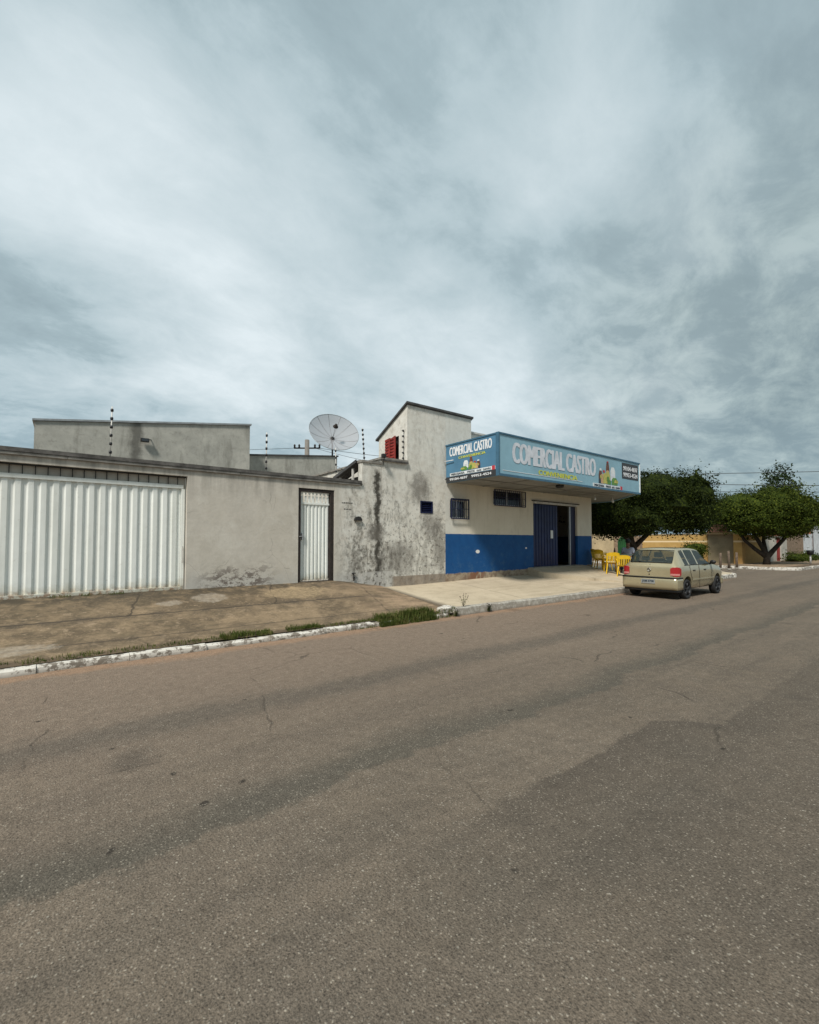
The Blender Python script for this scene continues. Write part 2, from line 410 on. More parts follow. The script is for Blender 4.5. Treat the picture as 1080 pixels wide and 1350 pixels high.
M['floor_in'] = plain('interior_floor', (.12,.105,.09), .6, .2, 3)
M['chair'] = plain('yellow_plastic', (.74,.47,.018), .4, .12, 10, spec=.5)
M['tabletop'] = plain('green_grey_top', (.06,.085,.06), .5, .2, 6)
M['skin'] = plain('brown_skin', (.20,.10,.06), .55, .1, 12)
M['hair'] = plain('black_hair', (.012,.010,.009), .7, .3, 30)
M['shirt'] = plain('grey_blue_shirt', (.33,.35,.42), .85, .15, 14)
M['trousers'] = plain('dark_trousers', (.03,.035,.05), .85, .15, 14)
M['bark'] = plain('bark', (.036,.028,.021), .95, .4, 9, bump=.8)
M['concrete_pole'] = plain('concrete_pole', (.19,.175,.155), .9, .2, 3)
M['wood_post'] = plain('weathered_post', (.13,.095,.068), .9, .35, 9, bump=.5)
M['wire'] = plain('cable', (.05,.055,.06), .7, .1, 3)
M['insul'] = plain('insulator', (.02,.02,.022), .4, .1, 8)
M['rod'] = plain('white_rod', (.60,.58,.54), .5, .15, 8)
M['mould_white'] = plain('white_tile', (.52,.52,.49), .7, .2, 6, dirt=(.2,.18,.15))

def mustard():
    n = N('mustard_wall'); f = n.noise(2, 6, .65)
    c = n.mix(n.mr(f, .35, .65), (.41,.255,.085), (.48,.31,.115))
    z = n.z
    c = n.mix(n.band(z, 1.66, .05, .01), c, (.70,.55,.34))
    c = n.mix(n.mul(n.band(z, 2.16, .03, .02)), c, (.62,.46,.24))
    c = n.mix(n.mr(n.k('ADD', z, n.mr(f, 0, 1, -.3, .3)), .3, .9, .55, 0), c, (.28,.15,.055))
    return n.out(c, .9, f, .2, .02, spec=.2)
M['mustard'] = mustard()
M['beige'] = plain('beige_wall', (.42,.33,.20), .9, .2, 1.5, dirt=(.26,.19,.11))
M['taupe'] = plain('taupe_gate', (.22,.18,.11), .7, .2, 1.2, dirt=(.13,.10,.06))
M['offwhite'] = plain('offwhite_wall', (.46,.43,.37), .9, .15, 2, dirt=(.26,.23,.18))
M['redgate'] = plain('red_gate', (.22,.035,.03), .6, .2, 4)
M['brickish'] = plain('raw_brick', (.24,.17,.115), .95, .35, 5, dirt=(.12,.08,.055))
M['orange'] = plain('orange_wall', (.42,.17,.09), .9, .2, 3)
M['tile'] = plain('clay_tile', (.34,.15,.09), .9, .3, 7, dirt=(.16,.08,.055))
M['metal_grey'] = plain('grey_sheet', (.42,.45,.47), .5, .15, 3)
M['green_gate'] = plain('green_gate', (.012,.075,.020), .7, .3, 1.5)

def leafmat(name, dk, lt, hi):
    n = N(name)
    oi = n.noise(1.4, 5, .7); f = n.noise(9, 3, .6)
    c = n.mix(n.mr(oi, .35, .65), dk, lt)
    c = n.mix(n.mr(f, .5, .72, 0, .8), c, hi)  # sunlit highlights of the crowns are put into the colour as noise flecks
    n.out(c, .75, spec=.12)
    n.p.inputs['Transmission Weight'].default_value = 0
    # some light passes through a leaf
    tr = n.t.nodes.new('ShaderNodeBsdfTranslucent'); n.l(c, tr.inputs[0])
    mx = n.t.nodes.new('ShaderNodeMixShader'); mx.inputs[0].default_value = .30
    n.t.links.new(n.p.outputs[0], mx.inputs[1]); n.t.links.new(tr.outputs[0], mx.inputs[2]); n.t.links.new(mx.outputs[0], n.o.inputs[0])
    return n.m
M['leaf_dark'] = leafmat('dark_foliage', (.008,.014,.003), (.020,.032,.005), (.085,.110,.014))
M['leaf_mid'] = leafmat('mid_foliage', (.015,.027,.004), (.045,.068,.008), (.19,.22,.025))
M['leaf_far'] = leafmat('far_foliage', (.015,.028,.010), (.026,.044,.014), (.055,.075,.022))
M['grass'] = leafmat('grass_blades', (.055,.08,.018), (.10,.125,.03), (.26,.23,.09))

def glass(name, tint, mixf):
    n = N(name); n.out(tint, .06, spec=.8)
    n.p.inputs['Metallic'].default_value = 0
    tr = n.t.nodes.new('ShaderNodeBsdfTransparent'); tr.inputs[0].default_value = (.80,.86,.82,1)
    mx = n.t.nodes.new('ShaderNodeMixShader'); mx.inputs[0].default_value = mixf
    n.t.links.new(n.p.outputs[0], mx.inputs[1]); n.t.links.new(tr.outputs[0], mx.inputs[2]); n.t.links.new(mx.outputs[0], n.o.inputs[0])
    return n.m
M['glass'] = glass('car_glass', (.05,.065,.06), .55)
M['pane'] = glass('window_glass', (.02,.025,.03), .25)
n = N('car_paint'); M['paint'] = n.out(n.mix(n.mr(n.noise(3, 3), .3, .7), (.43,.375,.235), (.48,.42,.27)), .25, metal=.5, spec=.5, Coat_Weight=.7, Coat_Roughness=.08)
n = N('tail_lamp'); M['tail'] = n.out((.34,.014,.018), .15, spec=.7, Coat_Weight=.6)
M['tail_pale'] = plain('tail_lamp_pale', (.55,.22,.2), .2, .1, 8, spec=.6)
M['tyre'] = plain('tyre_rubber', (.018,.018,.018), .85, .2, 12)
M['rimm'] = plain('dark_alloy', (.05,.05,.052), .4, .15, 8, metal=.6)
M['seatf'] = plain('seat_fabric', (.10,.10,.095), .9, .2, 8)
M['plate'] = plain('number_plate', (.26,.27,.26), .5, .1, 8)
M['chrome'] = plain('chrome', (.33,.33,.31), .35, .1, 8, metal=.9)
def dishmat():
    n = N('dish_mesh')
    n.out((.30,.30,.31), .6, spec=.3)
    tr = n.t.nodes.new('ShaderNodeBsdfTransparent')
    mx = n.t.nodes.new('ShaderNodeMixShader'); mx.inputs[0].default_value = .30
    n.t.links.new(n.p.outputs[0], mx.inputs[1]); n.t.links.new(tr.outputs[0], mx.inputs[2]); n.t.links.new(mx.outputs[0], n.o.inputs[0])
    return n.m
M['dish'] = dishmat()
M['earth'] = plain('bare_earth', (.20,.14,.09), .95, .3, .3, dirt=(.09,.10,.04))

# ------------------------------------------------------------------ camera
FW = Vector((.609, .793, 0)).normalized(); RT = Vector((.793, -.609, 0)).normalized()
H = 1.6; FPX = 590.
PITCH = 2.0
cd = bpy.data.cameras.new('camera'); cam = bpy.data.objects.new('camera', cd); col.objects.link(cam)
cam.location = (0, 0, H)
cam.rotation_euler = (R(90+PITCH), 0, math.atan2(-FW.x, FW.y))
cd.sensor_fit = 'HORIZONTAL'; cd.sensor_width = 36; cd.lens = 36*FPX/1080
cd.shift_y = (715 - FPX*math.tan(R(PITCH)) - 675)/1080
cd.clip_start = .05; cd.clip_end = 6000
scene.camera = cam
def at(px, py, d):      # a world point for a picture point and a depth, used to read places off the photograph
    u = (px-540)/FPX; v = (715-py)/FPX
    p = (FW + RT*u)*d; return Vector((p.x, p.y, H+v*d))

# ------------------------------------------------------------------ light and sky
SUN = Vector((-.80, -.42, 1.0)).normalized()
sd = bpy.data.lights.new('sun', 'SUN'); sd.energy = 2.7; sd.angle = R(9); sd.color = (1, .95, .87)
so = bpy.data.objects.new('sun', sd); col.objects.link(so); so.rotation_euler = SUN.to_track_quat('Z', 'Y').to_euler(); so.location = (0,0,30)
w = bpy.data.worlds.new('World'); scene.world = w; w.use_nodes = True
t = w.node_tree; t.nodes.clear()
L = t.links.new
def wn(tp): return t.nodes.new(tp)
def wm(op, a, b=0., c=0.):
    n = wn('ShaderNodeMath'); n.operation = op
    for i, v in enumerate((a, b, c)):
        if isinstance(v, bpy.types.NodeSocket): L(v, n.inputs[i])
        else: n.inputs[i].default_value = v
    return n.outputs[0]
def wmr(x, a, b, c, d):
    n = wn('ShaderNodeMapRange'); L(x, n.inputs[0])
    for i, v in enumerate((a, b, c, d)): n.inputs[i+1].default_value = v
    return n.outputs[0]
def wmix(f, a, b):
    n = wn('ShaderNodeMix'); n.data_type = 'RGBA'
    for v, i in ((f, 0), (a, 6), (b, 7)):
        if isinstance(v, bpy.types.NodeSocket): L(v, n.inputs[i])
        elif isinstance(v, tuple): n.inputs[i].default_value = v+(1,)
        else: n.inputs[i].default_value = v
    return n.outputs[2]
sky = wn('ShaderNodeTexSky'); sky.sky_type = 'NISHITA'; sky.sun_disc = False
sky.sun_elevation = math.asin(SUN.z); sky.sun_rotation = math.atan2(SUN.x, SUN.y); sky.air_density = 1.2; sky.dust_density = 2
tc = wn('ShaderNodeTexCoord'); sx = wn('ShaderNodeSeparateXYZ'); L(tc.outputs['Generated'], sx.inputs[0])
X_, Y_, Z_ = sx.outputs
zz = wm('ADD', wm('MAXIMUM', Z_, 0), .30)
cb = wn('ShaderNodeCombineXYZ'); L(wm('DIVIDE', X_, zz), cb.inputs[0]); L(wm('DIVIDE', Y_, zz), cb.inputs[1])
def wnoise(scale, detail, rough, dist, sc=(1,1,1), rot=0, loc=(0,0,0)):
    mp = wn('ShaderNodeMapping'); L(cb.outputs[0], mp.inputs[0]); mp.inputs['Scale'].default_value = sc; mp.inputs['Rotation'].default_value = (0,0,rot); mp.inputs['Location'].default_value = loc
    n = wn('ShaderNodeTexNoise'); L(mp.outputs[0], n.inputs['Vector']); n.inputs['Scale'].default_value = scale
    n.inputs['Detail'].default_value = detail; n.inputs['Roughness'].default_value = rough; n.inputs['Distortion'].default_value = dist
    return n.outputs['Fac']
n1 = wnoise(.8, 5, .5, .2, loc=(3.1, 1.7, 0))
n2 = wnoise(1.7, 8, .55, .25, (.9, 1.3, 1), R(-25), (5, 2, 0))
n3 = wnoise(5.5, 9, .66, .3, (.9, 1.15, 1), R(-20), (1, 7, 0))
lowm = wmr(Z_, .05, .55, 1., .25)
cl = wm('ADD', wm('MULTIPLY', n1, .60), wm('ADD', wm('MULTIPLY', n2, .33), wm('MULTIPLY', n3, .07)))
cl = wm('ADD', cl, wm('MULTIPLY', wm('SUBTRACT', n3, .5), wm('MULTIPLY', lowm, .26)))
# the sky is brightest in the middle of the cloud sheet, where the thin cloud lets the sun through
gl = wn('ShaderNodeVectorMath'); gl.operation = 'DOT_PRODUCT'; L(tc.outputs['Generated'], gl.inputs[0])
gd = at(560, 330, 1) - Vector((0,0,H)); gd.normalize(); gl.inputs[1].default_value = gd
glow = wmr(gl.outputs['Value'], .66, .97, -.05, .05)
gr = wn('ShaderNodeVectorMath'); gr.operation = 'DOT_PRODUCT'; L(tc.outputs['Generated'], gr.inputs[0])
gq = at(1060, 470, 1) - Vector((0,0,H)); gq.normalize(); gr.inputs[1].default_value = gq
g3 = wn('ShaderNodeVectorMath'); g3.operation = 'DOT_PRODUCT'; L(tc.outputs['Generated'], g3.inputs[0])
gv = at(60, 400, 1) - Vector((0,0,H)); gv.normalize(); g3.inputs[1].default_value = gv
glow = wm('ADD', glow, wmr(g3.outputs['Value'], .90, 1.0, 0, .07))
glow = wm('ADD', glow, wmr(gr.outputs['Value'], .86, 1.0, 0, -.07))
cl = wm('ADD', cl, glow)
ccol = wmix(wmr(cl, .36, .50, 0, 1), (.170,.226,.250), (.31,.392,.42))
ccol = wmix(wmr(cl, .47, .66, 0, 1), ccol, (.56,.622,.645))
hz = wmr(Z_, .0, .34, 1, 0)
thin = wmr(cl, .40, .60, .75, .0)
ccol = wmix(wm('MULTIPLY', hz, thin), ccol, (.18,.275,.345))
ccol = wmix(wmr(gr.outputs['Value'], .90, 1.0, 0, .6), ccol, wmix(wmr(n3, .42, .62, 0, 1), (.165,.215,.225), (.30,.36,.345)))
bg1 = wn('ShaderNodeBackground'); L(sky.outputs[0], bg1.inputs[0]); bg1.inputs[1].default_value = .06
bg2 = wn('ShaderNodeBackground'); L(ccol, bg2.inputs[0]); bg2.inputs[1].default_value = 1.
mx = wn('ShaderNodeMixShader'); mx.inputs[0].default_value = .92
L(bg1.outputs[0], mx.inputs[1]); L(bg2.outputs[0], mx.inputs[2])
wo = wn('ShaderNodeOutputWorld'); L(mx.outputs[0], wo.inputs[0])
vs = scene.view_settings; vs.view_transform = 'Standard'; vs.look = 'None'; vs.exposure = 0.55; vs.gamma = 1

# ------------------------------------------------------------------ ground, road, kerbs, sidewalks
KY = 7.15
tag(MB().add([(-900,-900,-.06),(2500,-900,-.06),(2500,2500,-.06),(-900,2500,-.06)], [(0,1,2,3)]).build('ground', M['earth']), kind='structure')
rd = MB()
rd.add([(-60,-4,0),(25.6,-4,0),(25.6,KY+.1,0),(-60,KY+.1,0)], [(0,1,2,3)])
rd.add([(25.6,-4,0),(160,-4,0),(160,KY+.1,0),(25.6,KY+.1,0)], [(0,1,2,3)])
rd.add([(24,KY+.1,0),(34.5,KY+.1,0),(34.5,90,0),(24,90,0)], [(0,1,2,3)])
tag(rd.build('road', M['asphalt']), kind='structure')

def left_z(x, y):
    zw = .65 - .22*min(1, max(0, (x-5.4)/1.35))
    t_ = min(1, max(0, (y-7.3)/2.7))
    return .095 + (zw-.095)*t_ + .006*smooth_noise(x*2.3, y*2.3)
def right_z(x, y):
    zw = .40 + .06*min(1, max(0, (x-8)/3)) - .16*min(1, max(0, (x-17.)/3))
    t_ = min(1, max(0, (y-7.3)/2.7))
    return .165 + (zw-.165)*t_ + .004*smooth_noise(x*2, y*2, 3)
def grid(mb, xs, ys, fz, warp=None):
    b = []
    for x in xs:
        for y in ys:
            q = (x, y) if warp is None else warp(x, y)
            b.append((q[0], q[1], fz(*q)))
    ny = len(ys)
    fs = [(i*ny+j, (i+1)*ny+j, (i+1)*ny+j+1, i*ny+j+1) for i in range(len(xs)-1) for j in range(ny-1)]
    mb.add(b, fs, True)
def fr(a, b, n): return [a+(b-a)*i/n for i in range(n+1)]
mb = MB(); grid(mb, fr(-9, 6.72, 90), fr(KY+.12, 10.02, 24), left_z)
tag(mb.build('sidewalk', M['walk_old']), kind='structure')
def corner(x, y):
    cx, cy, r = 24.0, 8.45, 1.22
    if x > cx and y < cy:
        d = math.hypot(x-cx, y-cy)
        if d > r: return cx+(x-cx)*r/d, cy+(y-cy)*r/d
    return x, y
mb = MB(); grid(mb, fr(6.72, 25.22, 120), fr(KY+.12, 10.02, 24), right_z, corner)
grid(mb, fr(16.9, 25.22, 30), fr(10.02, 60, 50), lambda x, y: right_z(x, 10.02)+(.16-right_z(x, 10.02))*min(1, (y-10)/6))
ys = fr(KY+.12, 10.02, 24)
mb.add([(6.72, y, right_z(6.72, y)) for y in ys]+[(6.72, y, -.02) for y in ys], [(i, i+1, 26+i, 25+i) for i in range(24)])
tag(mb.build('sidewalk', M['walk_new']), kind='structure')
# raised concrete slab with a ramped end in front of the shop door
def plat_z(x, y):
    g_ = 1 - .65*min(1, max(0, (x-16.4)/1.9))
    return .205 + min(1, max(0, (y-7.65)/2.35))*.505*g_
mb = MB(); ys = fr(7.64, 10.0, 16); rowsp = []
for y in ys:
    xl = 12.95 if y > 9.45 else 12.95+(9.45-y)/(9.45-7.85)*2.3
    rowsp.append([(x, y, plat_z(x, y)) for x in fr(xl, 18.3, 24)])
vv = [q for r_ in rowsp for q in r_]
mb.add(vv, [(i*25+j, i*25+j+1, (i+1)*25+j+1, (i+1)*25+j) for i in range(16) for j in range(24)])
for edge in ([r_[0] for r_ in rowsp], [r_[-1] for r_ in rowsp], rowsp[0]):
    k_ = len(edge); mb.add(list(edge)+[(x, y, 0) for x, y, z in edge], [(i, k_+i, k_+i+1, i+1) for i in range(k_-1)])
tag(mb.build('path', M['walk_new']), kind='structure')
# opposite block: pavement beyond the cross street
def far_corner(x, y):
    cx, cy, r = 33.4, 7.85, 1.15
    if x < cx and y < cy:
        d = math.hypot(x-cx, y-cy)
        if d > r: return cx+(x-cx)*r/d, cy+(y-cy)*r/d
    return x, y
mb = MB(); grid(mb, fr(32.25, 36.2, 20), fr(6.7, 60, 120), lambda x, y: .15, far_corner)
grid(mb, fr(36.2, 110, 60), fr(6.7, 10.4, 8), lambda x, y: .15)
tag(mb.build('sidewalk', M['walk_old']), kind='structure')
mb = MB(); grid(mb, fr(-60, 160, 10), [-7, -4.2], lambda x, y: .12)
tag(mb.build('sidewalk', M['walk_old']), kind='structure')

def kerb(path, wid, h, m, seg=1.0, jitter=.009, gap=.006):
    """kerb stones along a path; path gives the street face, the stones lie to its left"""
    mb = MB(); acc = []
    for a, b in zip(path, path[1:]):
        a = Vector(a); b = Vector(b); L_ = (b-a).length; k = max(1, round(L_/seg))
        for i in range(k):
            p = a.lerp(b, i/k); q = a.lerp(b, (i+1)/k); d = (q-p).normalized(); nn = Vector((-d.y, d.x))
            p2 = p + d*gap*.5; q2 = q - d*gap*.5
            j = random.uniform(-jitter, jitter)*2; hh = h + random.uniform(-jitter, jitter)
            sub = 4
            rows = []
            for s in range(sub+1):
                c = p2.lerp(q2, s/sub); jj = random.uniform(-jitter, jitter)*.8
                rows.append([(c.x+nn.x*(j+jj), c.y+nn.y*(j+jj), -.03), (c.x+nn.x*(j+jj+.008), c.y+nn.y*(j+jj+.008), hh-.022+jj), (c.x+nn.x*(j+.03), c.y+nn.y*(j+.03), hh+jj*.6),
                             (c.x+nn.x*(wid-.01), c.y+nn.y*(wid-.01), hh+jj*.5), (c.x+nn.x*wid, c.y+nn.y*wid, -.03)])
            vsx = [v for r in rows for v in r]; n5 = 5
            fs = [(s*n5+i2, (s+1)*n5+i2, (s+1)*n5+i2+1, s*n5+i2+1) for s in range(sub) for i2 in range(4)]
            fs += [(0,1,2,3,4), tuple(sub*n5+i2 for i2 in (4,3,2,1,0))]
            mb.add(vsx, fs)
    return mb.build('kerb', m)
tag(kerb([(-9,KY),(6.55,KY)], .115, .085, M['kerb_white']), kind='structure')
tag(kerb([(6.75,KY-.03),(18.0,KY-.03)], .17, .175, M['kerb_bare'], 1.2), kind='structure')
def arc(cx, cy, r, a0, a1, n): return [(cx+r*math.cos(R(a0+(a1-a0)*i/n)), cy+r*math.sin(R(a0+(a1-a0)*i/n))) for i in range(n+1)]
tag(kerb([(18.0,KY-.03),(24.0,KY-.03)]+arc(24.0, 8.45, 1.33, -90, 0, 6)+[(25.33, 60)], .16, .17, M['kerb_white'], 1.0, .012), kind='structure')
tag(kerb([(32.13,60),(32.13,7.9)]+arc(33.4, 7.85, 1.27, 180, 270, 6)+[(110,6.58)], .16, .17, M['kerb_white'], 1.0, .008), kind='structure')
tag(kerb([(160,-4.0),(-60,-4.0)], .16, .13, M['kerb_bare'], 4), kind='structure')

# ------------------------------------------------------------------ walls with openings
def wall_xz(mb, x0, x1, z0, z1, y0, y1, holes):
    xs = sorted({x0, x1, *[h[0] for h in holes], *[h[1] for h in holes]}); zs = sorted({z0, z1, *[h[2] for h in holes], *[h[3] for h in holes]})
    def solid(i, j):
        if i < 0 or j < 0 or i >= len(xs)-1 or j >= len(zs)-1: return False
        cx = (xs[i]+xs[i+1])/2; cz = (zs[j]+zs[j+1])/2
        return not any(h[0] < cx < h[1] and h[2] < cz < h[3] for h in holes)
    for i in range(len(xs)-1):
        for j in range(len(zs)-1):
            if not solid(i, j): continue
            a, b, c, d = xs[i], xs[i+1], zs[j], zs[j+1]
            mb.add([(a,y0,c),(b,y0,c),(b,y0,d),(a,y0,d)], [(0,1,2,3)])
            mb.add([(a,y1,c),(b,y1,c),(b,y1,d),(a,y1,d)], [(3,2,1,0)])
            if not solid(i-1, j): mb.add([(a,y0,c),(a,y1,c),(a,y1,d),(a,y0,d)], [(3,2,1,0)])
            if not solid(i+1, j): mb.add([(b,y0,c),(b,y1,c),(b,y1,d),(b,y0,d)], [(0,1,2,3)])
            if not solid(i, j-1): mb.add([(a,y0,c),(b,y0,c),(b,y1,c),(a,y1,c)], [(3,2,1,0)])
            if not solid(i, j+1): mb.add([(a,y0,d),(b,y0,d),(b,y1,d),(a,y1,d)], [(0,1,2,3)])

def corrugated(mb, x0, x1, y, z0, z1, pitch, depth, ph=0.):
    """trapezoid sheet in the XZ plane, street side at y"""
    pts = []; x = x0
    k = 0
    while x < x1:
        for fx, dy in ((0,0),(.42,0),(.56,depth),(.84,depth)):
            xx = x + fx*pitch
            if xx < x1: pts.append((xx, y+dy))
        x += pitch
    pts.append((x1, pts[-1][1]))
    vsx = [(a, b, z0) for a, b in pts]+[(a, b, z1) for a, b in pts]; n_ = len(pts)
    mb.add(vsx, [(i, i+1, n_+i+1, n_+i) for i in range(n_-1)])

# street wall of the house
fw = thing('perimeter_wall', (2, 10.09, 0), 'long off-white plastered street wall with mouldy coping and peeling foot', 'wall')
mb = MB(); wall_xz(mb, -9, 6.12, -.05, 3.08, 10.0, 10.18, [(-2.1, 1.95, -.02, 2.95), (4.36, 5.31, .60, 2.90)])
mb.build('wall', M['plaster'], fw)
mb = MB()
for a, b in ((-9,-6),(-6,-3),(-3,0),(0,3),(3,6.05)):
    mb.box(a, b, 9.955, 10.22, 3.07, 3.128)
mb.build('coping', M['coping_band'], fw, .012)
mb = MB(); mb.add([(-9,9.94,3.13),(6.08,9.94,3.13),(6.08,10.24,3.13),(-9,10.24,3.13),(-9,9.94,3.20),(6.08,9.94,3.20),(6.08,10.24,3.225),(-9,10.24,3.225)],
                  [(0,3,2,1),(4,5,6,7),(0,1,5,4),(1,2,6,5),(2,3,7,6),(3,0,4,7)])
mb.build('coping_cap', M['coping'], fw)
# faint painted lettering, too worn to read, and a small half-round niche
mb = MB()
for zc, x0, x1 in ((2.60, 5.52, 5.84), (2.44, 5.58, 5.80)):
    x = x0
    while x < x1:
        ww = random.uniform(.02, .05); mb.box(x, x+ww, 9.9965, 9.9985, zc-.012+random.uniform(-.006,.006), zc+.012+random.uniform(-.004,.01)); x += ww+random.uniform(.008,.02)
mb.build('worn_lettering', M['coping'], fw)
mb = MB(); ap = arc(5.98, 2.16, .11, 0, 180, 8)
mb.prism([(x, 9.93, z) for x, z in ap][::-1], [(x, 10.02, z) for x, z in ap][::-1])
mb.build('wall_lamp', M['dark'], fw)
mb = MB(); mb.tube([(5.86,9.965,.62),(5.86,9.965,.78),(5.80,9.95,.81)], .016); mb.ball((5.86,9.965,.70), .032, 8); mb.box(5.83,5.89,9.93,9.97,.80,.82)
tap = mb.build('water_tap', M['black']); tag(tap, 'small black water pipe with valve at the foot of the stained wall', 'tap')

# sliding vehicle gate
g = thing('vehicle_gate', (0, 10.1, .6), 'wide white corrugated metal vehicle gate with a row of bars on top', 'gate')
mb = MB(); corrugated(mb, -2.08, 1.86, 10.125, .69, 2.70, .172, .026); mb.build('leaf', M['gate'], g)
mb = MB(); mb.box(-2.09,1.90,10.10,10.145,2.70,2.775); mb.box(-2.09,1.90,10.10,10.145,.63,.70); mb.box(1.865,1.925,10.10,10.15,.705,2.695); mb.build('frame', M['gate'], g, .004)
mb = MB(); mb.box(-2.09,1.94,10.08,10.13,2.925,2.95)
x = -2.0
while x < 1.9: mb.box(x, x+.014, 10.115, 10.13, 2.777, 2.923); x += .172
mb.build('bar', M['dark'], g)
mb = MB(); mb.box(-2.09,1.94,10.15,10.16,2.70,2.95); mb.build('backing_sheet', M['offwhite'], g)
mb = MB(); mb.box(1.885,1.905,10.07,10.085,1.18,1.52); mb.box(1.885,1.905,10.08,10.10,1.22,1.24); mb.box(1.885,1.905,10.08,10.10,1.46,1.48); mb.build('handle', M['rod'], g)
mb = MB(); mb.box(-2.09,1.94,9.99,10.10,.585,.628); mb.build('rail', M['dark'], g)

# pedestrian door
d_ = thing('pedestrian_door', (4.84, 10.1, .6), 'narrow white ribbed metal door in a dark frame with serrated grille on top', 'door')
mb = MB(); wall_xz(mb, 4.365, 5.305, .605, 2.895, 10.02, 10.14, [(4.43, 5.215, .66, 2.83)]); mb.build('frame', M['rust'], d_)
mb = MB(); corrugated(mb, 4.45, 5.20, 10.09, .70, 2.52, .098, .025); mb.build('leaf', M['gate'], d_)
mb = MB(); mb.box(4.44,5.205,10.075,10.105,2.52,2.565); mb.box(4.44,5.205,10.075,10.105,2.80,2.822)
x = 4.46
while x < 5.19:
    mb.box(x, x+.045, 10.085, 10.10, 2.567, 2.72); mb.add([(x-.012,10.09,2.798),(x+.057,10.09,2.798),(x+.022,10.09,2.735)], [(0,1,2)]); x += .098
mb.build('grille', M['gate'], d_)
mb = MB()
x = 4.455
while x < 5.19: mb.add([(x,10.092,.70),(x+.09,10.092,.70),(x+.045,10.092,.672)], [(0,2,1)]); x += .098
mb.build('bottom_trim', M['gate'], d_)
mb = MB(); mb.box(4.47,4.50,10.03,10.085,1.66,1.82); mb.tube([(4.485,10.05,1.74),(4.40,10.0,1.74)], .012); mb.build('lock', M['alu'], d_)
mb = MB(); mb.box(4.33,5.34,9.93,10.02,.575,.60); mb.build('sill', M['coping_band'], d_)

# grey blocks standing behind the wall
def slab_building(name, label, x0, x1, y0, y1, za, zb, mat_, trim):
    o = thing(name, ((x0+x1)/2, (y0+y1)/2, 0), label, 'building')
    MB().prism([(x0,y0,0),(x1,y0,0),(x1,y1,0),(x0,y1,0)], [(x0,y0,za),(x1,y0,zb),(x1,y1,zb),(x0,y1,za)]).build('wall', mat_, o)
    MB().prism([(x0-.04,y0-.04,za+.002),(x1+.04,y0-.04,zb+.002),(x1+.04,y1,zb+.002),(x0-.04,y1,za+.002)],
               [(x0-.04,y0-.04,za+.05),(x1+.04,y0-.04,zb+.05),(x1+.04,y1,zb+.05),(x0-.04,y1,za+.05)]).build('roof_edge', trim, o)
    return o
b1 = slab_building('grey_block', 'large mould-streaked grey windowless block with sloping top rising behind the white gate', -.66, 4.48, 14, 20, 4.53, 5.24, M['render'], M['galv'])
b2 = slab_building('grey_block', 'lower grey windowless block under the satellite dish', 4.53, 8.07, 15, 21, 4.46, 4.83, M['render'], M['darkedge'])
p = at(188, 580, 12.2); k = 13.96/p.y; p = Vector((p.x*k, 13.96, H+(p.z-H)*k))
fl = thing('flood_light', p, 'tiny dark flood light on the large grey block', 'light')
MB().box(p.x-.10, p.x+.10, p.y-.12, p.y-.02, p.z-.05, p.z+.05).build('housing', M['dark'], fl, .01)
MB().box(p.x-.08, p.x+.08, p.y-.123, p.y-.121, p.z-.035, p.z+.035).build('lens', M['pane'], fl)
MB().tube([(p.x+.09,p.y-.06,p.z+.03),(p.x+.16,p.y+.04,p.z+.05)], .012).build('bracket', M['dark'], fl)

# lean-to between wall and tower
lt = thing('lean_to', (5.4, 11.5, 0), 'mouldy lean-to with sloping dark sheet roof between door and tower', 'shed')
mb = MB(); mb.prism([(6.12,10.0,-.05),(6.725,10.0,-.05),(6.725,10.2,-.05),(6.12,10.2,-.05)], [(6.12,10.0,3.70),(6.725,10.0,3.70),(6.725,10.2,3.70),(6.12,10.2,3.70)])
mb.box(6.30, 6.46, 10.2, 13.0, -.05, 3.13)
mb.prism([(6.30,11.9,3.13),(6.46,11.9,3.13),(6.46,13.0,3.13),(6.30,13.0,3.13)], [(6.30,11.9,3.4),(6.46,11.9,3.4),(6.46,13.0,3.24),(6.30,13.0,3.24)])
mb.build('wall', M['plaster'], lt)
mb = MB(); mb.prism([(6.10,9.97,3.702),(6.735,9.97,3.702),(6.735,10.22,3.702),(6.10,10.22,3.702)], [(6.10,9.97,3.76),(6.735,9.97,3.76),(6.735,10.22,3.78),(6.10,10.22,3.78)]); mb.build('coping', M['coping_band'], lt)
mb = MB()
rp = []
for i in range(33):
    rp.append((6.52-.0*i, 10.22+i*.1))
vsx = []
for i in range(7):
    x = 6.50 - i*.07; zz_ = .014*(i % 2)
    vsx += [(x, 10.225, 3.765+zz_), (x, 11.5, 3.45+zz_)]
mb.add(vsx, [(2*i, 2*i+1, 2*i+3, 2*i+2) for i in range(6)]); mb.add([(a, b, c-.02) for a, b, c in vsx], [(2*i, 2*i+2, 2*i+3, 2*i+1) for i in range(6)])
mb.box(6.485,6.51,10.225,10.3,3.66,3.78)
mb.prism([(6.06,10.23,3.72),(6.085,10.23,3.72),(6.085,11.5,3.40),(6.06,11.5,3.40)], [(6.06,10.23,3.80),(6.085,10.23,3.80),(6.085,11.5,3.48),(6.06,11.5,3.48)])
mb.build('roof', M['darkedge'], lt)
for yy in (10.5, 11.2): MB().box(6.12,6.17,yy,yy+.05,3.0,3.68-(yy-10.2)*.25).build('post', M['rod'], lt)
mb = MB(); mb.box(6.47, 6.72, 10.2, 11.5, 3.0, 3.44); mb.box(6.47,6.72,10.2,10.8,3.44,3.58); mb.build('dark_backing', M['coping'], lt)  # dark box added so the opening under the roof reads as shade

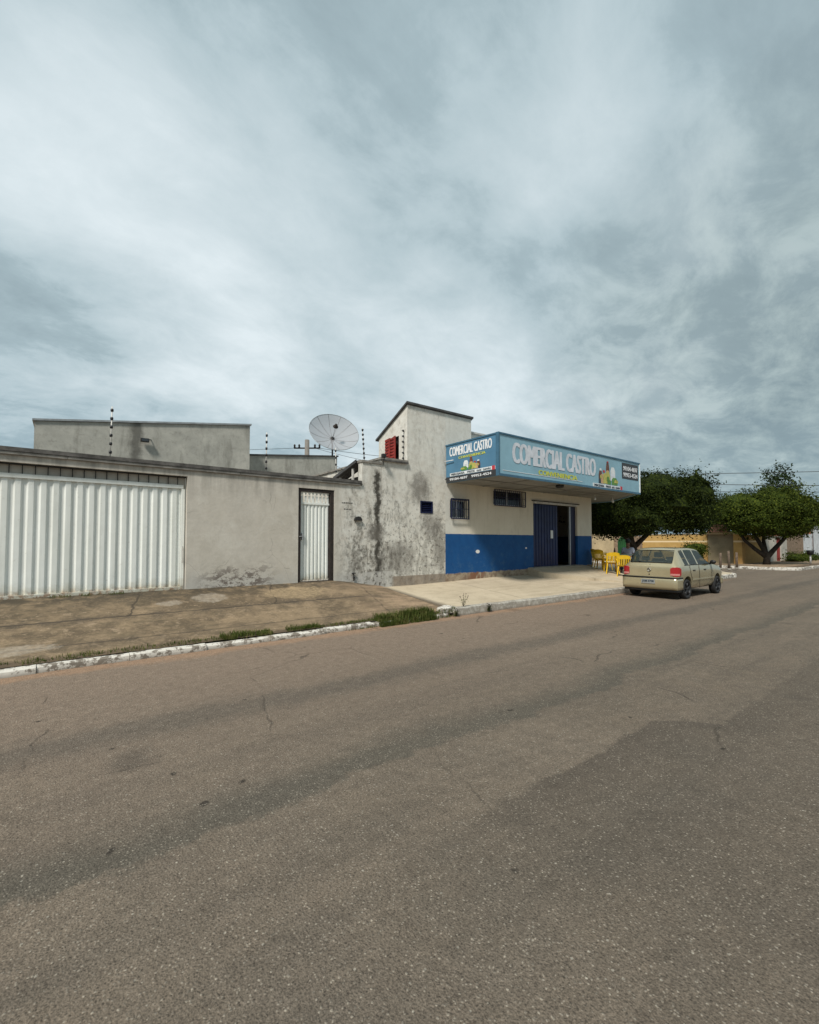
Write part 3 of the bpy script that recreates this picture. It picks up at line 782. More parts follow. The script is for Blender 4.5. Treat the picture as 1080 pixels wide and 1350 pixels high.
# ------------------------------------------------------------------ tower house
th = thing('tower_house', (8, 11, 0), 'tall mould-stained off-white tower house with sloping roof and red shutter', 'house')
mb = MB()
wall_xz(mb, 6.73, 9.04, -.05, 3.84, 10.0, 10.2, [(8.07, 8.54, 2.44, 2.80)])
mb.box(6.73, 7.6, 10.2, 15.0, -.05, 3.84)
# side wall above the terrace, with window opening, sloping top
def top_z(y): return 5.50 - (y-10.0)*.50
ya, yb = 10.40, 11.08
def yz(mb, x, y0, y1, z0, zf0, zf1): mb.add([(x,y0,z0),(x,y1,z0),(x,y1,zf1),(x,y0,zf0)], [(3,2,1,0)])
X0 = 7.6
yz(mb, X0, 10.0, ya, 3.842, top_z(10.0), top_z(ya)); yz(mb, X0, yb, 11.45, 3.842, top_z(yb), top_z(11.45))
yz(mb, X0, ya, yb, 4.69, top_z(ya), top_z(yb)); mb.add([(X0,ya,3.842),(X0,yb,3.842),(X0,yb,4.0),(X0,ya,4.0)], [(3,2,1,0)])
for a, b_ in (((X0,ya,4.0),(X0,ya,4.69)), ((X0,yb,4.0),(X0,yb,4.69))): mb.add([a, b_, (X0+.15,)+b_[1:], (X0+.15,)+a[1:]], [(0,1,2,3)])
mb.add([(X0,ya,4.69),(X0,yb,4.69),(X0+.15,yb,4.69),(X0+.15,ya,4.69)], [(0,1,2,3)])
mb.add([(X0,10.0,3.84),(9.04,10.0,3.84),(9.04,10.0,top_z(10)),(X0,10.0,top_z(10))], [(0,1,2,3)])
mb.add([(X0,11.45,0),(9.04,11.45,0),(9.04,11.45,top_z(11.45)),(X0,11.45,top_z(11.45))], [(3,2,1,0)])
mb.build('wall', M['plaster'], th)
mb = MB()
mb.prism([(7.54,9.94,top_z(9.94)+.002),(10.20,9.94,top_z(9.94)+.002),(10.20,11.55,top_z(11.55)+.002),(7.54,11.55,top_z(11.55)+.002)],
         [(7.54,9.94,top_z(9.94)+.055),(10.20,9.94,top_z(9.94)+.055),(10.20,11.55,top_z(11.55)+.055),(7.54,11.55,top_z(11.55)+.055)])
mb.build('roof', M['darkedge'], th)
mb = MB(); mb.box(6.68, 7.595, 9.94, 15.0, 3.845, 3.90); mb.build('ledge', M['coping_band'], th)
mb = MB(); mb.box(6.66, 7.597, 9.93, 9.955, 3.80, 3.844); mb.build('ledge_edge', M['coping'], th)
wi = MB(); wi.box(7.68, 7.72, ya, yb, 4.0, 4.69); wi_o = wi.build('window', M['dark'], th)
for q, (y0, y1, sw) in enumerate(((10.42, 10.73, .10), (10.75, 11.06, .05))):
    mb = MB(); mb.prism([(7.57-sw,y0,4.01),(7.60-sw,y0,4.01),(7.60,y1,4.01),(7.57,y1,4.01)], [(7.57-sw,y0,4.68),(7.60-sw,y0,4.68),(7.60,y1,4.68),(7.57,y1,4.68)])
    for i in range(7):
        zc = 4.07+i*.088; mb.box(7.555-sw*.6, 7.57-sw*.5, y0+.05, y1-.05, zc, zc+.05)
    mb.build('shutter', M['red_shutter'], th)
v = MB(); wall_xz(v, 8.075, 8.535, 2.445, 2.795, 9.985, 10.10, [(8.11, 8.50, 2.48, 2.76)])
for i in range(5):
    zc = 2.50+i*.052; v.prism([(8.11,10.01,zc),(8.50,10.01,zc),(8.50,10.06,zc+.035),(8.11,10.06,zc+.035)], [(8.11,10.01,zc+.006),(8.50,10.01,zc+.006),(8.50,10.06,zc+.041),(8.11,10.06,zc+.041)])
v.build('vent', M['navy_dark'], th)
v = MB(); v.box(8.07,8.54,10.12,10.14,2.44,2.80); v.build('vent_back', M['black'], th)
p = Vector((6.70, 9.92, 3.86))
fl = thing('flood_light', p, 'small dark flood light on the ledge corner of the tower', 'light')
MB().box(p.x-.07,p.x+.04,p.y-.14,p.y-.04,p.z+.0,p.z+.10).build('housing', M['dark'], fl, .01)
MB().tube([(p.x,p.y-.09,p.z),(p.x,p.y-.03,p.z-.20)], .012).build('bracket', M['dark'], fl)

# electric fence rods
def fence_rod(label, base, top, n_, side=(0,-1), group='electric fence rods'):
    base = Vector(base); top = Vector(top)
    o = thing('fence_rod', base, label, 'fence rod', group)
    mb = MB(); mb.tube([base, top], .011, 6); mb.build('rod', M['rod'], o)
    for i in range(n_):
        c = base.lerp(top, (i+.55)/n_)
        k = MB(); k.lathe(c, (top-base), [(.012,-.03),(.023,-.026),(.027,0),(.023,.026),(.012,.03)], 8); k.tube([c, c+Vector((side[0], side[1], 0))*.05], .010, 5)
        k.build('insulator', M['insul'], o)
fence_rod('white fence rod with black insulators above the middle of the gate', (.63,10.08,3.21), (.645,10.08,4.17), 6)
fence_rod('white fence rod with black insulators on the wall between gate and dish', (3.6,10.08,3.21), (3.61,10.08,4.12), 6)
fence_rod('leaning black-insulated rod on the lean-to corner beside the tower', (6.23,10.08,3.77), (6.15,10.05,4.62), 7)
fence_rod('shorter fence rod further back on the lean-to roof', (6.43,12.0,3.42), (6.40,12.0,4.45), 5)
fence_rod('row of black insulators fixed to the tower side beside the red shutter', (7.56,10.14,3.90), (7.56,10.14,4.85), 6, (-1,0))

# ------------------------------------------------------------------ satellite dish
ctr = at(440, 568, 17.0); vd = (ctr-Vector((0,0,H))).normalized()
rt = vd.cross(Vector((0,0,1))).normalized(); up = rt.cross(vd).normalized()
nrm = (-vd*.67 + up*.72 + rt*.19).normalized()
Rr = .955; dep = .36
hub = ctr - nrm*dep
basep = Vector((hub.x+.02, max(hub.y, 15.25), 4.75))
ds = thing('satellite_dish', (hub.x, hub.y, 4.75), 'large round grey mesh satellite dish tilted skywards on a pole', 'satellite dish')
prof = [(Rr*i/10, dep*(i/10)**2) for i in range(1, 11)]
MB().lathe(hub, nrm, [(.02,0)]+prof, 48).build('reflector', M['dish'], ds)
u_ = nrm.cross(Vector((0,0,1))).normalized(); w_ = nrm.cross(u_)
for k in range(12):
    a = 2*math.pi*k/12+.12; e = u_*math.cos(a)+w_*math.sin(a)
    MB().tube([hub+e*r+nrm*(h-.008) for r, h in [(.04,0)]+prof[1:]], .009, 5).build('rib', M['dark'], ds)
MB().tube([hub+(u_*math.cos(a*math.pi/24)+w_*math.sin(a*math.pi/24))*Rr+nrm*dep for a in range(49)], .012, 6, cap=False).build('rim', M['galv'], ds)
MB().lathe(hub, nrm, [(.001,-.09),(.08,-.09),(.09,-.02),(.07,.03),(.001,.035)], 14).build('hub', M['dark'], ds)
mb = MB(); fd = hub+nrm*.66; mb.lathe(fd, nrm, [(.001,-.07),(.06,-.07),(.10,-.05),(.10,-.03),(.05,-.02),(.05,.07),(.001,.08)], 14); mb.build('feed', M['rust'], ds)
MB().tube([hub, fd], .008, 5).build('feed_pole', M['galv'], ds)
mb = MB(); mb.tube([hub-nrm*.06, hub-nrm*.14+Vector((0,0,-.05)), Vector((hub.x,hub.y,hub.z-.25)), Vector((hub.x,hub.y,4.3))], .032, 8); mb.build('mast', M['dark'], ds)
print('hub', hub, 'ctr', ctr)

# ------------------------------------------------------------------ shop
sh = thing('corner_shop', (13, 12, 0), 'corner shop with cream upper wall, royal blue dado and wide canopy', 'shop')
mb = MB()
holes = [(9.23, 9.93, 2.34, 2.91), (11.17, 12.71, 2.84, 3.36), (13.27, 16.07, .70, 3.08)]
wall_xz(mb, 9.04, 17.1, -.05, 3.48, 10.0, 10.18, holes)
mb.add([(17.1,10.0,-.05),(18.3,11.2,-.05),(18.3,11.2,3.48),(17.1,10.0,3.48)], [(0,1,2,3)])
mb.add([(18.3,11.2,-.05),(18.3,17,-.05),(18.3,17,3.48),(18.3,11.2,3.48)], [(0,1,2,3)])
mb.add([(18.3,17,-.05),(9.04,17,-.05),(9.04,17,3.48),(18.3,17,3.48)], [(0,1,2,3)])
mb.add([(9.06,10.2,-.05),(9.06,17,-.05),(9.06,17,3.48),(9.06,10.2,3.48)], [(0,1,2,3)])
mb.build('wall', M['shop'], sh)
mb = MB()   # upper storey strip and parapet
mb.prism([(9.045,10.0,3.52),(10.15,10.0,3.52),(10.15,11.45,3.52),(9.045,11.45,3.52)], [(9.045,10.0,top_z(10.0)),(10.15,10.0,top_z(10.0)),(10.15,11.45,top_z(11.45)),(9.045,11.45,top_z(11.45))])
mb.build('upper_wall', M['shop'], sh)
mb = MB(); mb.box(10.152, 17.0, 10.25, 10.4, 3.52, 5.14); mb.build('parapet', M['shop'], sh)
mb = MB(); mb.box(10.155, 17.05, 10.2, 10.45, 5.142, 5.20); mb.build('parapet_cap', M['mould_white'], sh)
# interior
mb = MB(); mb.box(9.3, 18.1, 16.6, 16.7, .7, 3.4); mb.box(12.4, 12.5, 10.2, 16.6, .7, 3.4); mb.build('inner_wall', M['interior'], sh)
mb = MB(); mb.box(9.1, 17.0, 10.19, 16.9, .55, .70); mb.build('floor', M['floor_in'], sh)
mb = MB(); mb.add([(9.04,10.02,3.484),(17.1,10.02,3.484),(18.3,11.2,3.484),(18.3,17,3.484),(9.04,17,3.484)], [(0,1,2,3,4)]); mb.build('ceiling', M['soffit'], sh)
mb = MB(); mb.box(13.28, 14.86, 10.09, 10.13, .72, 3.0)
for i in range(9): mb.box(13.36+i*.17, 13.38+i*.17, 10.075, 10.09, .74, 2.98)
lf = mb.build('sliding_door', M['navy'], sh); tag(lf, 'navy sheet-metal door leaf covering the left half of the opening')
mb = MB(); mb.box(14.40, 14.55, 10.068, 10.073, 1.75, 2.05); mb.build('notice', M['panel_white'], lf)
mb = MB(); mb.box(15.74, 16.06, 10.09, 10.15, .72, 3.0); mb.build('folded_leaf', M['navy_dark'], sh)
mb = MB(); mb.box(15.62, 15.69, 10.06, 10.13, .72, 3.0); mb.build('door_jamb', M['alu'], sh)
mb = MB(); mb.box(13.28, 15.98, 9.94, 10.0-.003, 3.0, 3.075); mb.build('door_head', M['mould_white'], sh)
mb = MB(); mb.box(13.18, 16.16, 9.95, 9.997, 3.08, 3.11); mb.build('door_trim', M['rust'], sh)
mb = MB(); mb.box(13.2, 16.15, 9.9, 10.19, .69, .715); mb.build('door_sill', M['coping_band'], sh)
def grille(x0, x1, z0, z1, nb, nh):
    f = MB(); wall_xz(f, x0-.03, x1+.03, z0-.03, z1+.03 if z1 < 3.2 else z1, 9.90, 9.93, [(x0, x1, z0, z1-.02)])
    f = f.build('window_grille', M['navy_dark'], sh)
    g_ = MB()
    for i in range(1, nb): x = x0+(x1-x0)*i/nb; g_.tube([(x,9.915,z0),(x,9.915,z1-.02)], .009, 5)
    for i in range(1, nh): z = z0+(z1-z0)*i/nh; g_.box(x0, x1, 9.908, 9.912, z-.008, z+.008)
    for x in (x0, x1): g_.tube([(x,9.915,z0+.05),(x,10.01,z0+.05)], .01, 5)
    g_.build('bar', M['navy_dark'], f)
grille(9.23, 9.93, 2.34, 2.91, 8, 2)
grille(11.17, 12.71, 2.84, 3.36, 15, 2)
for x0, x1, z0, z1 in ((9.23,9.93,2.34,2.91), (11.17,12.71,2.84,3.36)):
    f = MB(); wall_xz(f, x0, x1, z0, z1, 10.08, 10.12, [(x0+.04, (x0+x1)/2-.02, z0+.04, z1-.04), ((x0+x1)/2+.02, x1-.04, z0+.04, z1-.04)])
    f = f.build('window', M['alu'], sh)
    MB().add([(x0+.02,10.10,z0+.02),(x1-.02,10.10,z0+.02),(x1-.02,10.10,z1-.02),(x0+.02,10.10,z1-.02)], [(0,1,2,3)]).build('pane', M['pane'], f)

# canopy
CX = [(9.05,7.9),(16.8,7.9),(19.1,10.2),(19.1,16.5)]
Z0, Z1 = 3.38, 4.52
inner = [(9.17,8.02),(16.75,8.02),(18.98,10.25),(18.98,16.5)]
cp = thing('canopy', (14, 9, Z0), 'wide flat shop canopy boxed in by pale blue sign boards', 'canopy')
mb = MB()
poly = [(9.07,7.93),(16.79,7.93),(19.07,10.21),(19.07,16.5),(18.33,16.5),(18.33,11.19),(17.11,9.97),(9.07,9.97)]
mb.prism([(x,y,Z0+.03) for x, y in poly], [(x,y,Z0+.09) for x, y in poly]); mb.build('soffit', M['soffit'], cp)
mb = MB()
for x in (10.6, 12.2, 13.8, 15.4): mb.box(x, x+.05, 7.95, 9.95, Z0+.012, Z0+.028)
mb.box(9.1, 16.9, 8.9, 8.95, Z0+.010, Z0+.027)
mb.build('soffit_batten', M['soffit'], cp)
mb = MB(); roof = [(9.1,7.95),(16.78,7.95),(19.05,10.22),(19.05,16.5),(9.1,16.5)]
mb = MB(); mb.prism([(x,y,4.0) for x, y in poly], [(x,y,4.05) for x, y in poly]); mb.build('roof', M['galv'], cp)
def fascia(a, b, name, m):
    a = Vector((a[0],a[1])); b = Vector((b[0],b[1])); d = (b-a).normalized(); nn = Vector((-d.y, d.x))*.07
    mb = MB(); mb.prism([(a.x,a.y,Z0),(b.x,b.y,Z0),(b.x+nn.x,b.y+nn.y,Z0),(a.x+nn.x,a.y+nn.y,Z0)], [(a.x,a.y,Z1),(b.x,b.y,Z1),(b.x+nn.x,b.y+nn.y,Z1),(a.x+nn.x,a.y+nn.y,Z1)])
    return mb.build(name, m, cp)
ff = fascia((9.05,7.9), (16.8,7.9), 'sign_board', M['sign_front']); ff['label'] = 'long pale blue sign board facing the street'
MB().box(9.01, 9.048, 7.87, 7.97, Z0-.012, Z1+.012).build('corner_post', M['sign_frame'], cp)
fs_ = MB().box(9.05, 9.12, 7.972, 9.97, Z0, Z1).build('sign_board', M['sign_side'], cp); fs_['label'] = 'short deeper blue sign board facing down the street'
fascia((16.8,7.9), (19.1,10.2), 'fascia', M['sign_front']); fascia((19.1,10.2), (19.1,16.5), 'fascia', M['sign_front'])
mb = MB(); mb.box(9.05, 16.82, 7.875, 7.898, Z1-.03, Z1+.012); mb.box(9.05, 16.82, 7.875, 7.898, Z0-.012, Z0+.05); mb.build('trim', M['sign_frame'], cp)
mb = MB(); mb.box(9.03, 9.048, 7.972, 9.98, Z1-.03, Z1+.012); mb.build('trim', M['sign_frame'], cp)
mb = MB(); mb.box(16.78, 16.82, 7.872, 7.897, Z0+.055, Z1-.035); mb.build('trim', M['panel_white'], cp)
mb = MB(); mb.box(9.2, 13, 7.893, 7.898, Z0+.14, Z0+.155); mb.build('stripe', M['panel_white'], cp)
mb = MB(); mb.lathe((12.3, 8.25, Z0+.03), (0,0,-1), [(.001,0),(.12,0),(.13,.06),(.09,.10),(.001,.10)], 14); mb.build('ceiling_lamp', M['dark'], cp)
for x, y in ((16.0, 9.2), (17.3, 9.2), (17.7,9.4)):
    mb = MB(); mb.tube([(x,y,Z0+.03),(x,y,Z0-.05)], .01, 5); mb.lathe((x,y,Z0-.05), (0,0,-1), [(.001,0),(.03,.01),(.045,.07),(.03,.11),(.001,.12)], 8); mb.build('bulb', M['panel_white'], cp)
MB().tube([(8.98,9.97,4.02),(9.0,9.6,4.02)], .014).build('support_rod', M['panel_white'], cp)

def text(s, origin, xdir, width, z0, z1, nrmv, mat_, parent, name, offs=0., bold=0.):
    cu = bpy.data.curves.new(name, 'FONT'); cu.body = s; cu.offset = offs; cu.resolution_u = 3
    o = bpy.data.objects.new(name, cu); col.objects.link(o)
    dg = bpy.context.evaluated_depsgraph_get(); me0 = bpy.data.meshes.new_from_object(o.evaluated_get(dg))
    col.objects.unlink(o); bpy.data.objects.remove(o)
    xs = [v.co.x for v in me0.vertices]; ys = [v.co.y for v in me0.vertices]
    ax, bx, ay, by = min(xs), max(xs), min(ys), max(ys)
    xd = Vector(xdir); og = Vector(origin); nv = Vector(nrmv)
    pts = []
    for v in me0.vertices:
        a = (v.co.x-ax)/(bx-ax); b = (v.co.y-ay)/(by-ay)
        pts.append(og + xd*width*a + Vector((0,0,z0+(z1-z0)*b)))
    nvn = len(pts)
    mb = MB(); fsx = [tuple(p_.vertices) for p_ in me0.polygons]
    for k_, sh_ in enumerate((-1, -.5, 0, .5, 1) if bold else (0,)): mb.add([q+nv*(.006+.0003*k_)+xd*bold*sh_ for q in pts], fsx)
    # thin edge so that the letters have a body
    from collections import Counter
    ec = Counter(); 
    for f in fsx:
        for i in range(len(f)): ec[tuple(sorted((f[i], f[(i+1) % len(f)])))] += 1
    be = [e for e, c in ec.items() if c == 1]
    b0 = len(mb.v); mb.add([q+nv*.006 for q in pts]+[q for q in pts], [(a, b, nvn+b, nvn+a) for a, b in be])
    return mb.build(name, mat_, parent)
FX = (1,0,0); FN = (0,-1,0)
text('COMERCIAL CASTRO', (9.62,7.897,0), FX, 4.15, 3.77, 4.34, FN, M['letter_faded'], ff, 'lettering', 0, .038)
text('CONVENIENCIA', (10.75,7.897,0), FX, 1.95, 3.545, 3.685, FN, M['letter_yellow'], ff, 'lettering', 0, .012)
def plate(mb_mat, x0, x1, z0, z1, t_=.004, name='panel', par=None, side=False):
    if not side: return MB().box(x0, x1, 7.897-t_, 7.8985, z0, z1).build(name, mb_mat, par or ff)
    return MB().box(9.0485-t_, 9.0485, x0, x1, z0, z1).build(name, mb_mat, par or fs_)
plate(M['panel_white'], 13.62, 15.45, 3.43, 3.55)
for wd_, x_, l_ in (('MERCEARIA',13.70,.60),('FRIOS',14.42,.30),('GÁS',14.80,.18),('CARVÃO',15.04,.30)): text(wd_, (x_,7.8925,0), FX, l_, 3.455, 3.525, FN, M['letter_dark'], ff, 'lettering', 0, .004)
plate(M['red'], 15.38, 15.52, 3.42, 3.56, .006, 'badge')
plate(M['panel_black'], 15.52, 16.70, 3.86, 4.42)
text('99104-4697', (15.60,7.8925,0), FX, 1.02, 4.15, 4.31, FN, M['letter_white'], ff, 'lettering', 0, .006)
text('99953-4524', (15.60,7.8925,0), FX, 1.02, 3.93, 4.08, FN, M['letter_white'], ff, 'lettering', 0, .006)
# printed cluster of groceries on both boards (bottles, packets, a paper bag)
def cluster(x0, wd, z0, ht, side, par):
    items = [('bottle', .38,.55,0,1.,'brownp'),('label',.385,.545,.45,.62,'tan'),('body',.36,.58,0,.55,'ochrep'),('jar',.02,.20,0,.55,'brownp'),('jar_label',.10,.30,.0,.42,'tan'),
             ('box',.24,.40,.02,.48,'ochrep'),('carton',.60,.84,.18,.80,'panel_white'),('leaves',.66,.95,0,.33,'green'),('cap',.06,.16,.56,.66,'panel_white'),('pack',.44,.62,.0,.20,'green')]
    items += [('cap',.43,.50,.97,1.03,'red'),('pack',.22,.32,.50,.60,'red'),('label',.64,.80,.36,.50,'letter_faded'),('pack',.02,.12,0,.2,'letter_dark'),('label',.08,.16,.22,.36,'ochrep'),('leaves',.78,.98,.1,.24,'ochrep'),('label',.41,.53,.14,.34,'green')]
    for i, (nm, a, b, c, d, mm) in enumerate(items):
        t_ = .002+.0006*i
        pa, pb, pc, pd = x0+wd*a, x0+wd*b, z0+ht*c, z0+ht*d
        w2 = (pb-pa)*.22; hh = (pd-pc)
        pts = [(pa,pc),(pb,pc),(pb,pc+hh*.7),(pb-w2,pd),(pa+w2,pd),(pa,pc+hh*.7)]
        if side: q = [(9.0485-t_, x, z) for x, z in pts]
        else: q = [(x, 7.8985-t_, z) for x, z in pts]
        MB().add(q, [tuple(range(6))]).build('printed_picture', M[mm], par)
cluster(13.95, 1.3, 3.57, .76, False, ff)
SX = (0,-1,0); SN = (-1,0,0)
text('COMERCIAL CASTRO', (9.0475,9.80,0), SX, 1.66, 4.15, 4.42, SN, M['letter_white'], fs_, 'lettering', 0, .012)
text('CONVENIENCIA', (9.0475,9.42,0), SX, 1.05, 4.03, 4.10, SN, M['letter_yellow'], fs_, 'lettering', 0, .006)
plate(M['panel_white'], 8.02, 9.80, 3.56, 3.65, .004, 'panel', fs_, True)
for wd_, y_, l_ in (('MERCEARIA',9.74,.56),('FRIOS',9.06,.28),('GÁS',8.70,.17),('CARVÃO',8.46,.28)): text(wd_, (9.0435,y_,0), SX, l_, 3.578, 3.634, SN, M['letter_dark'], fs_, 'lettering', 0, .003)
plate(M['red'], 8.03, 8.14, 3.55, 3.66, .006, 'badge', fs_, True)
plate(M['panel_black'], 7.975, 9.965, 3.385, 3.545, .004, 'panel', fs_, True)
for wd_, y_ in (('99104-4697',9.80),('99953-4524',8.90)): text(wd_, (9.0435,y_,0), SX, .74, 3.43, 3.50, SN, M['letter_white'], fs_, 'lettering', 0, .006)
mb_items_y = 8.55
cluster(mb_items_y, .80, 3.67, .35, True, fs_)

# things seen inside the doorway
ct = thing('counter', (15.4, 12.2, .7), 'wooden shop counter with red rail seen in the dark doorway', 'counter')
MB().box(14.2,17.0,12.0,12.7,.702,1.35).build('body', M['wood'], ct); MB().box(14.1,17.1,11.9,12.8,1.352,1.40).build('top', M['wood'], ct); MB().box(14.2,17.0,11.96,11.995,1.40,1.56).build('rail', M['red'], ct)
cs = thing('shelf_unit', (16, 14, .7), 'green-backed shelf unit in the shop behind the counter', 'shelf')
MB().box(14.2,18.0,14.1,14.4,.702,1.95).build('back_panel', M['green'], cs)
for zc in (1.1, 1.5, 1.9): MB().box(14.2,18.0,13.7,14.095,zc,zc+.03).build('shelf', M['wood'], cs)

# ------------------------------------------------------------------ plastic chairs, table, person
def chair_proto(name):
    o = thing(name, (0,0,0), 'chair', 'chair')
    y = M['chair']
    mb = MB()   # seat, x forward
    xs = fr(-.21, .22, 8); ysx = fr(-.22, .22, 8)
    grid(mb, xs, ysx, lambda a, b: .425 - .018*math.cos(a*6)*math.cos(b*6) - (.02 if a > .2 else 0))
    grid(mb, xs, ysx[::-1], lambda a, b: .410 - .018*math.cos(a*6)*math.cos(b*6) - (.02 if a > .2 else 0))
    mb.add([(-.21,-.22,.41),(.22,-.22,.39),(.22,-.22,.36),(-.21,-.22,.37)], [(0,1,2,3)]); mb.add([(-.21,.22,.41),(.22,.22,.39),(.22,.22,.36),(-.21,.22,.37)], [(3,2,1,0)])
    mb.add([(.22,-.22,.405),(.22,.22,.405),(.225,.22,.35),(.225,-.22,.35)], [(0,1,2,3)])
    mb.build('seat', y, o)
    mb = MB()   # curved back: a bowed frame with slats
    def bp(t_, z): return (-.20-.09*(z-.42)/.4-.04*math.cos(t_*math.pi/2)*1., .225*t_, z)
    n_ = 16
    for i in range(n_):
        t0 = -1+2*i/n_; t1 = -1+2*(i+1)/n_
        tops = [.80-.05*abs(t)**3 for t in (t0, t1)]
        if i % 2 == 0 or i in (0, n_-1): lo = [.42, .42]
        else: lo = [.66, .66]
        for (a0, a1, b0, b1) in (((lo[0], lo[1], tops[0], tops[1])),):
            q = [bp(t0,a0), bp(t1,a1), bp(t1,b1), bp(t0,b0)]
            mb.add(q+[(p0-.014,p1,p2) for p0, p1, p2 in q], [(0,1,2,3),(7,6,5,4),(0,4,5,1),(2,6,7,3),(1,5,6,2),(3,7,4,0)])
    mb.build('backrest', y, o)
    for sx_, sy_ in ((1,1),(1,-1),(-1,1),(-1,-1)):
        mb = MB(); a = Vector((.20*sx_, .20*sy_, .40)); b = Vector((.25*sx_, .245*sy_, 0))
        for (u0, u1) in (((.045,0),(0,.012)), ((0,.045),(.012,0))):
            bx = -sx_; by = -sy_
            p0 = a; p1 = a+Vector((u0[0]*bx, u0[1]*by, 0)); p2 = b+Vector((u0[0]*bx*.7, u0[1]*by*.7, 0)); p3 = b
            off = Vector((u1[0]*bx, u1[1]*by, 0))
            q = [p0, p1, p2, p3]; mb.add(q+[p_+off for p_ in q], [(0,1,2,3),(7,6,5,4),(0,4,5,1),(1,5,6,2),(2,6,7,3),(3,7,4,0)])
        mb.build('leg', y, o)
    for sy_ in (1,-1):
        mb = MB(); mb.tube([(-.235,.225*sy_,.60),(-.1,.25*sy_,.635),(.12,.255*sy_,.635),(.20,.24*sy_,.60),(.215,.22*sy_,.41)], [.014,.02,.022,.02,.016], 6); mb.build('armrest', y, o)
    return o
cp0 = chair_proto('plastic_chair')
def wz(x, y):
    return plat_z(x, y)+.003 if x < 18.3 else right_z(x, y)
spots = [((16.25,8.25), 25, 'yellow plastic armchair showing its legs nearest the parked car'),
         ((16.2,8.70), 40, 'middle yellow plastic armchair seen from behind at the outdoor table'),
         ((17.0,9.6), -35, 'yellow plastic armchair beside the blue shop wall, turned towards the table'),
         ((16.55,9.22), -10, 'yellow plastic armchair between the middle chair and the one by the blue wall'),
         ((18.15,9.05), 190, 'yellow plastic armchair on the far side of the table under the seated person')]
for i, ((x, y), a, lb) in enumerate(spots):
    o = cp0 if i == 0 else copy_tree(cp0)
    o.location = (x, y, wz(x, y)); o.rotation_euler.z = R(a); tag(o, lb, 'chair', 'yellow plastic chairs outside the shop')
tb = thing('table', (17.3, 8.95, .27), 'dark green square table among the yellow chairs', 'table')
tz = .40
MB().box(16.9,17.7,8.55,9.35,tz+.70,tz+.735).build('table_top', M['tabletop'], tb, .01)
for a in (-.34,.34):
    for b in (-.34,.34): MB().tube([(17.3+a*1.1,8.95+b*1.1,plat_z(17.3+a, 8.95+b)),(17.3+a,8.95+b,tz+.698)], [.018,.028], 6).build('leg', M['tabletop'], tb)
bt = MB(); bt.lathe((17.2,9.1,tz+.737), (0,0,1), [(.001,0),(.035,0),(.036,.14),(.015,.2),(.014,.25),(.001,.25)], 12); tag(bt.build('bottle', M['brownp']), 'dark bottle standing on the green outdoor table', 'bottle')

def skin_obj(name, verts, edges, radii, m, parent, sub=2, root=0):
    me = bpy.data.meshes.new(name); me.from_pydata(verts, edges, []); o = bpy.data.objects.new(name, me); col.objects.link(o)
    md = o.modifiers.new('skin', 'SKIN')
    for i, r in enumerate(radii):
        sv = me.skin_vertices[0].data[i]; sv.radius = (r, r) if not isinstance(r, tuple) else r
        sv.use_root = (i == root)
    o.modifiers.new('sub', 'SUBSURF').levels = sub; o.modifiers['sub'].render_levels = sub
    dg = bpy.context.evaluated_depsgraph_get(); dg.update(); me2 = bpy.data.meshes.new_from_object(o.evaluated_get(dg))
    col.objects.unlink(o); bpy.data.objects.remove(o)
    me2.materials.clear(); me2.materials.append(m); me2.polygons.foreach_set('use_smooth', [True]*len(me2.polygons))
    o2 = bpy.data.objects.new(name, me2); col.objects.link(o2); o2.parent = parent
    return o2
# seated figure, facing -X (towards the street corner), local frame: +x forward
pe = thing('person', (18.15, 9.05, wz(18.15, 9.05)), 'person with dark hair and grey-blue shirt seated behind the yellow chairs', 'person')
pe.rotation_euler.z = R(190)
V = [(-.06,0,.50),(-.07,0,.62),(-.08,0,.80),(-.07,0,.98),(-.05,0,1.06),(-.03,0,1.11),(-.02,0,1.19),(-.02,0,1.27)]
E = [(0,1),(1,2),(2,3),(3,4),(4,5),(5,6),(6,7)]
Rd = [(.15,.12),(.14,.11),(.15,.11),(.15,.11),(.10,.08),(.055,.055),(.085,.075),(.07,.08)]
for s in (1,-1):
    b = len(V); V += [(-.05,.18*s,.99),(-.02,.23*s,.76),(.18,.20*s,.70),(.25,.19*s,.71)]; E += [(3,b),(b,b+1),(b+1,b+2),(b+2,b+3)]; Rd += [.055,.043,.033,.026]
    for j in range(4):
        c = len(V); V += [(.30,(.155+.022*j)*s,.715),(.335+(.008 if j in (1,2) else 0),(.155+.022*j)*s,.705)]; E += [(b+3,c),(c,c+1)]; Rd += [.009,.008]
    c = len(V); V += [(.27,.15*s,.72),(.295,.135*s,.715)]; E += [(b+3,c),(c,c+1)]; Rd += [.011,.009]
    b = len(V); V += [(.02,.10*s,.50),(.40,.13*s,.50),(.38,.13*s,.10),(.50,.14*s,.05)]; E += [(0,b),(b,b+1),(b+1,b+2),(b+2,b+3)]; Rd += [.085,.065,.04,.03]
body = skin_obj('body', V, E, Rd, M['skin'], pe)
sv = [(-.06,0,.46),(-.07,0,.62),(-.08,0,.80),(-.07,0,.97),(-.05,0,1.06)]; se = [(0,1),(1,2),(2,3),(3,4)]; sr = [(.175,.14),(.165,.13),(.172,.13),(.17,.125),(.085,.075)]
for s in (1,-1):
    b = len(sv); sv += [(-.05,.18*s,1.0),(-.025,.225*s,.80)]; se += [(3,b),(b,b+1)]; sr += [.075,.062]
skin_obj('shirt', sv, se, sr, M['shirt'], pe)
tv = [(-.05,0,.47)]; te = []; tr_ = [(.17,.13)]
for s in (1,-1):
    b = len(tv); tv += [(.03,.10*s,.50),(.40,.13*s,.505),(.385,.13*s,.14)]; te += [(0,b),(b,b+1),(b+1,b+2)]; tr_ += [.10,.08,.065]
skin_obj('trousers', tv, te, tr_, M['trousers'], pe)
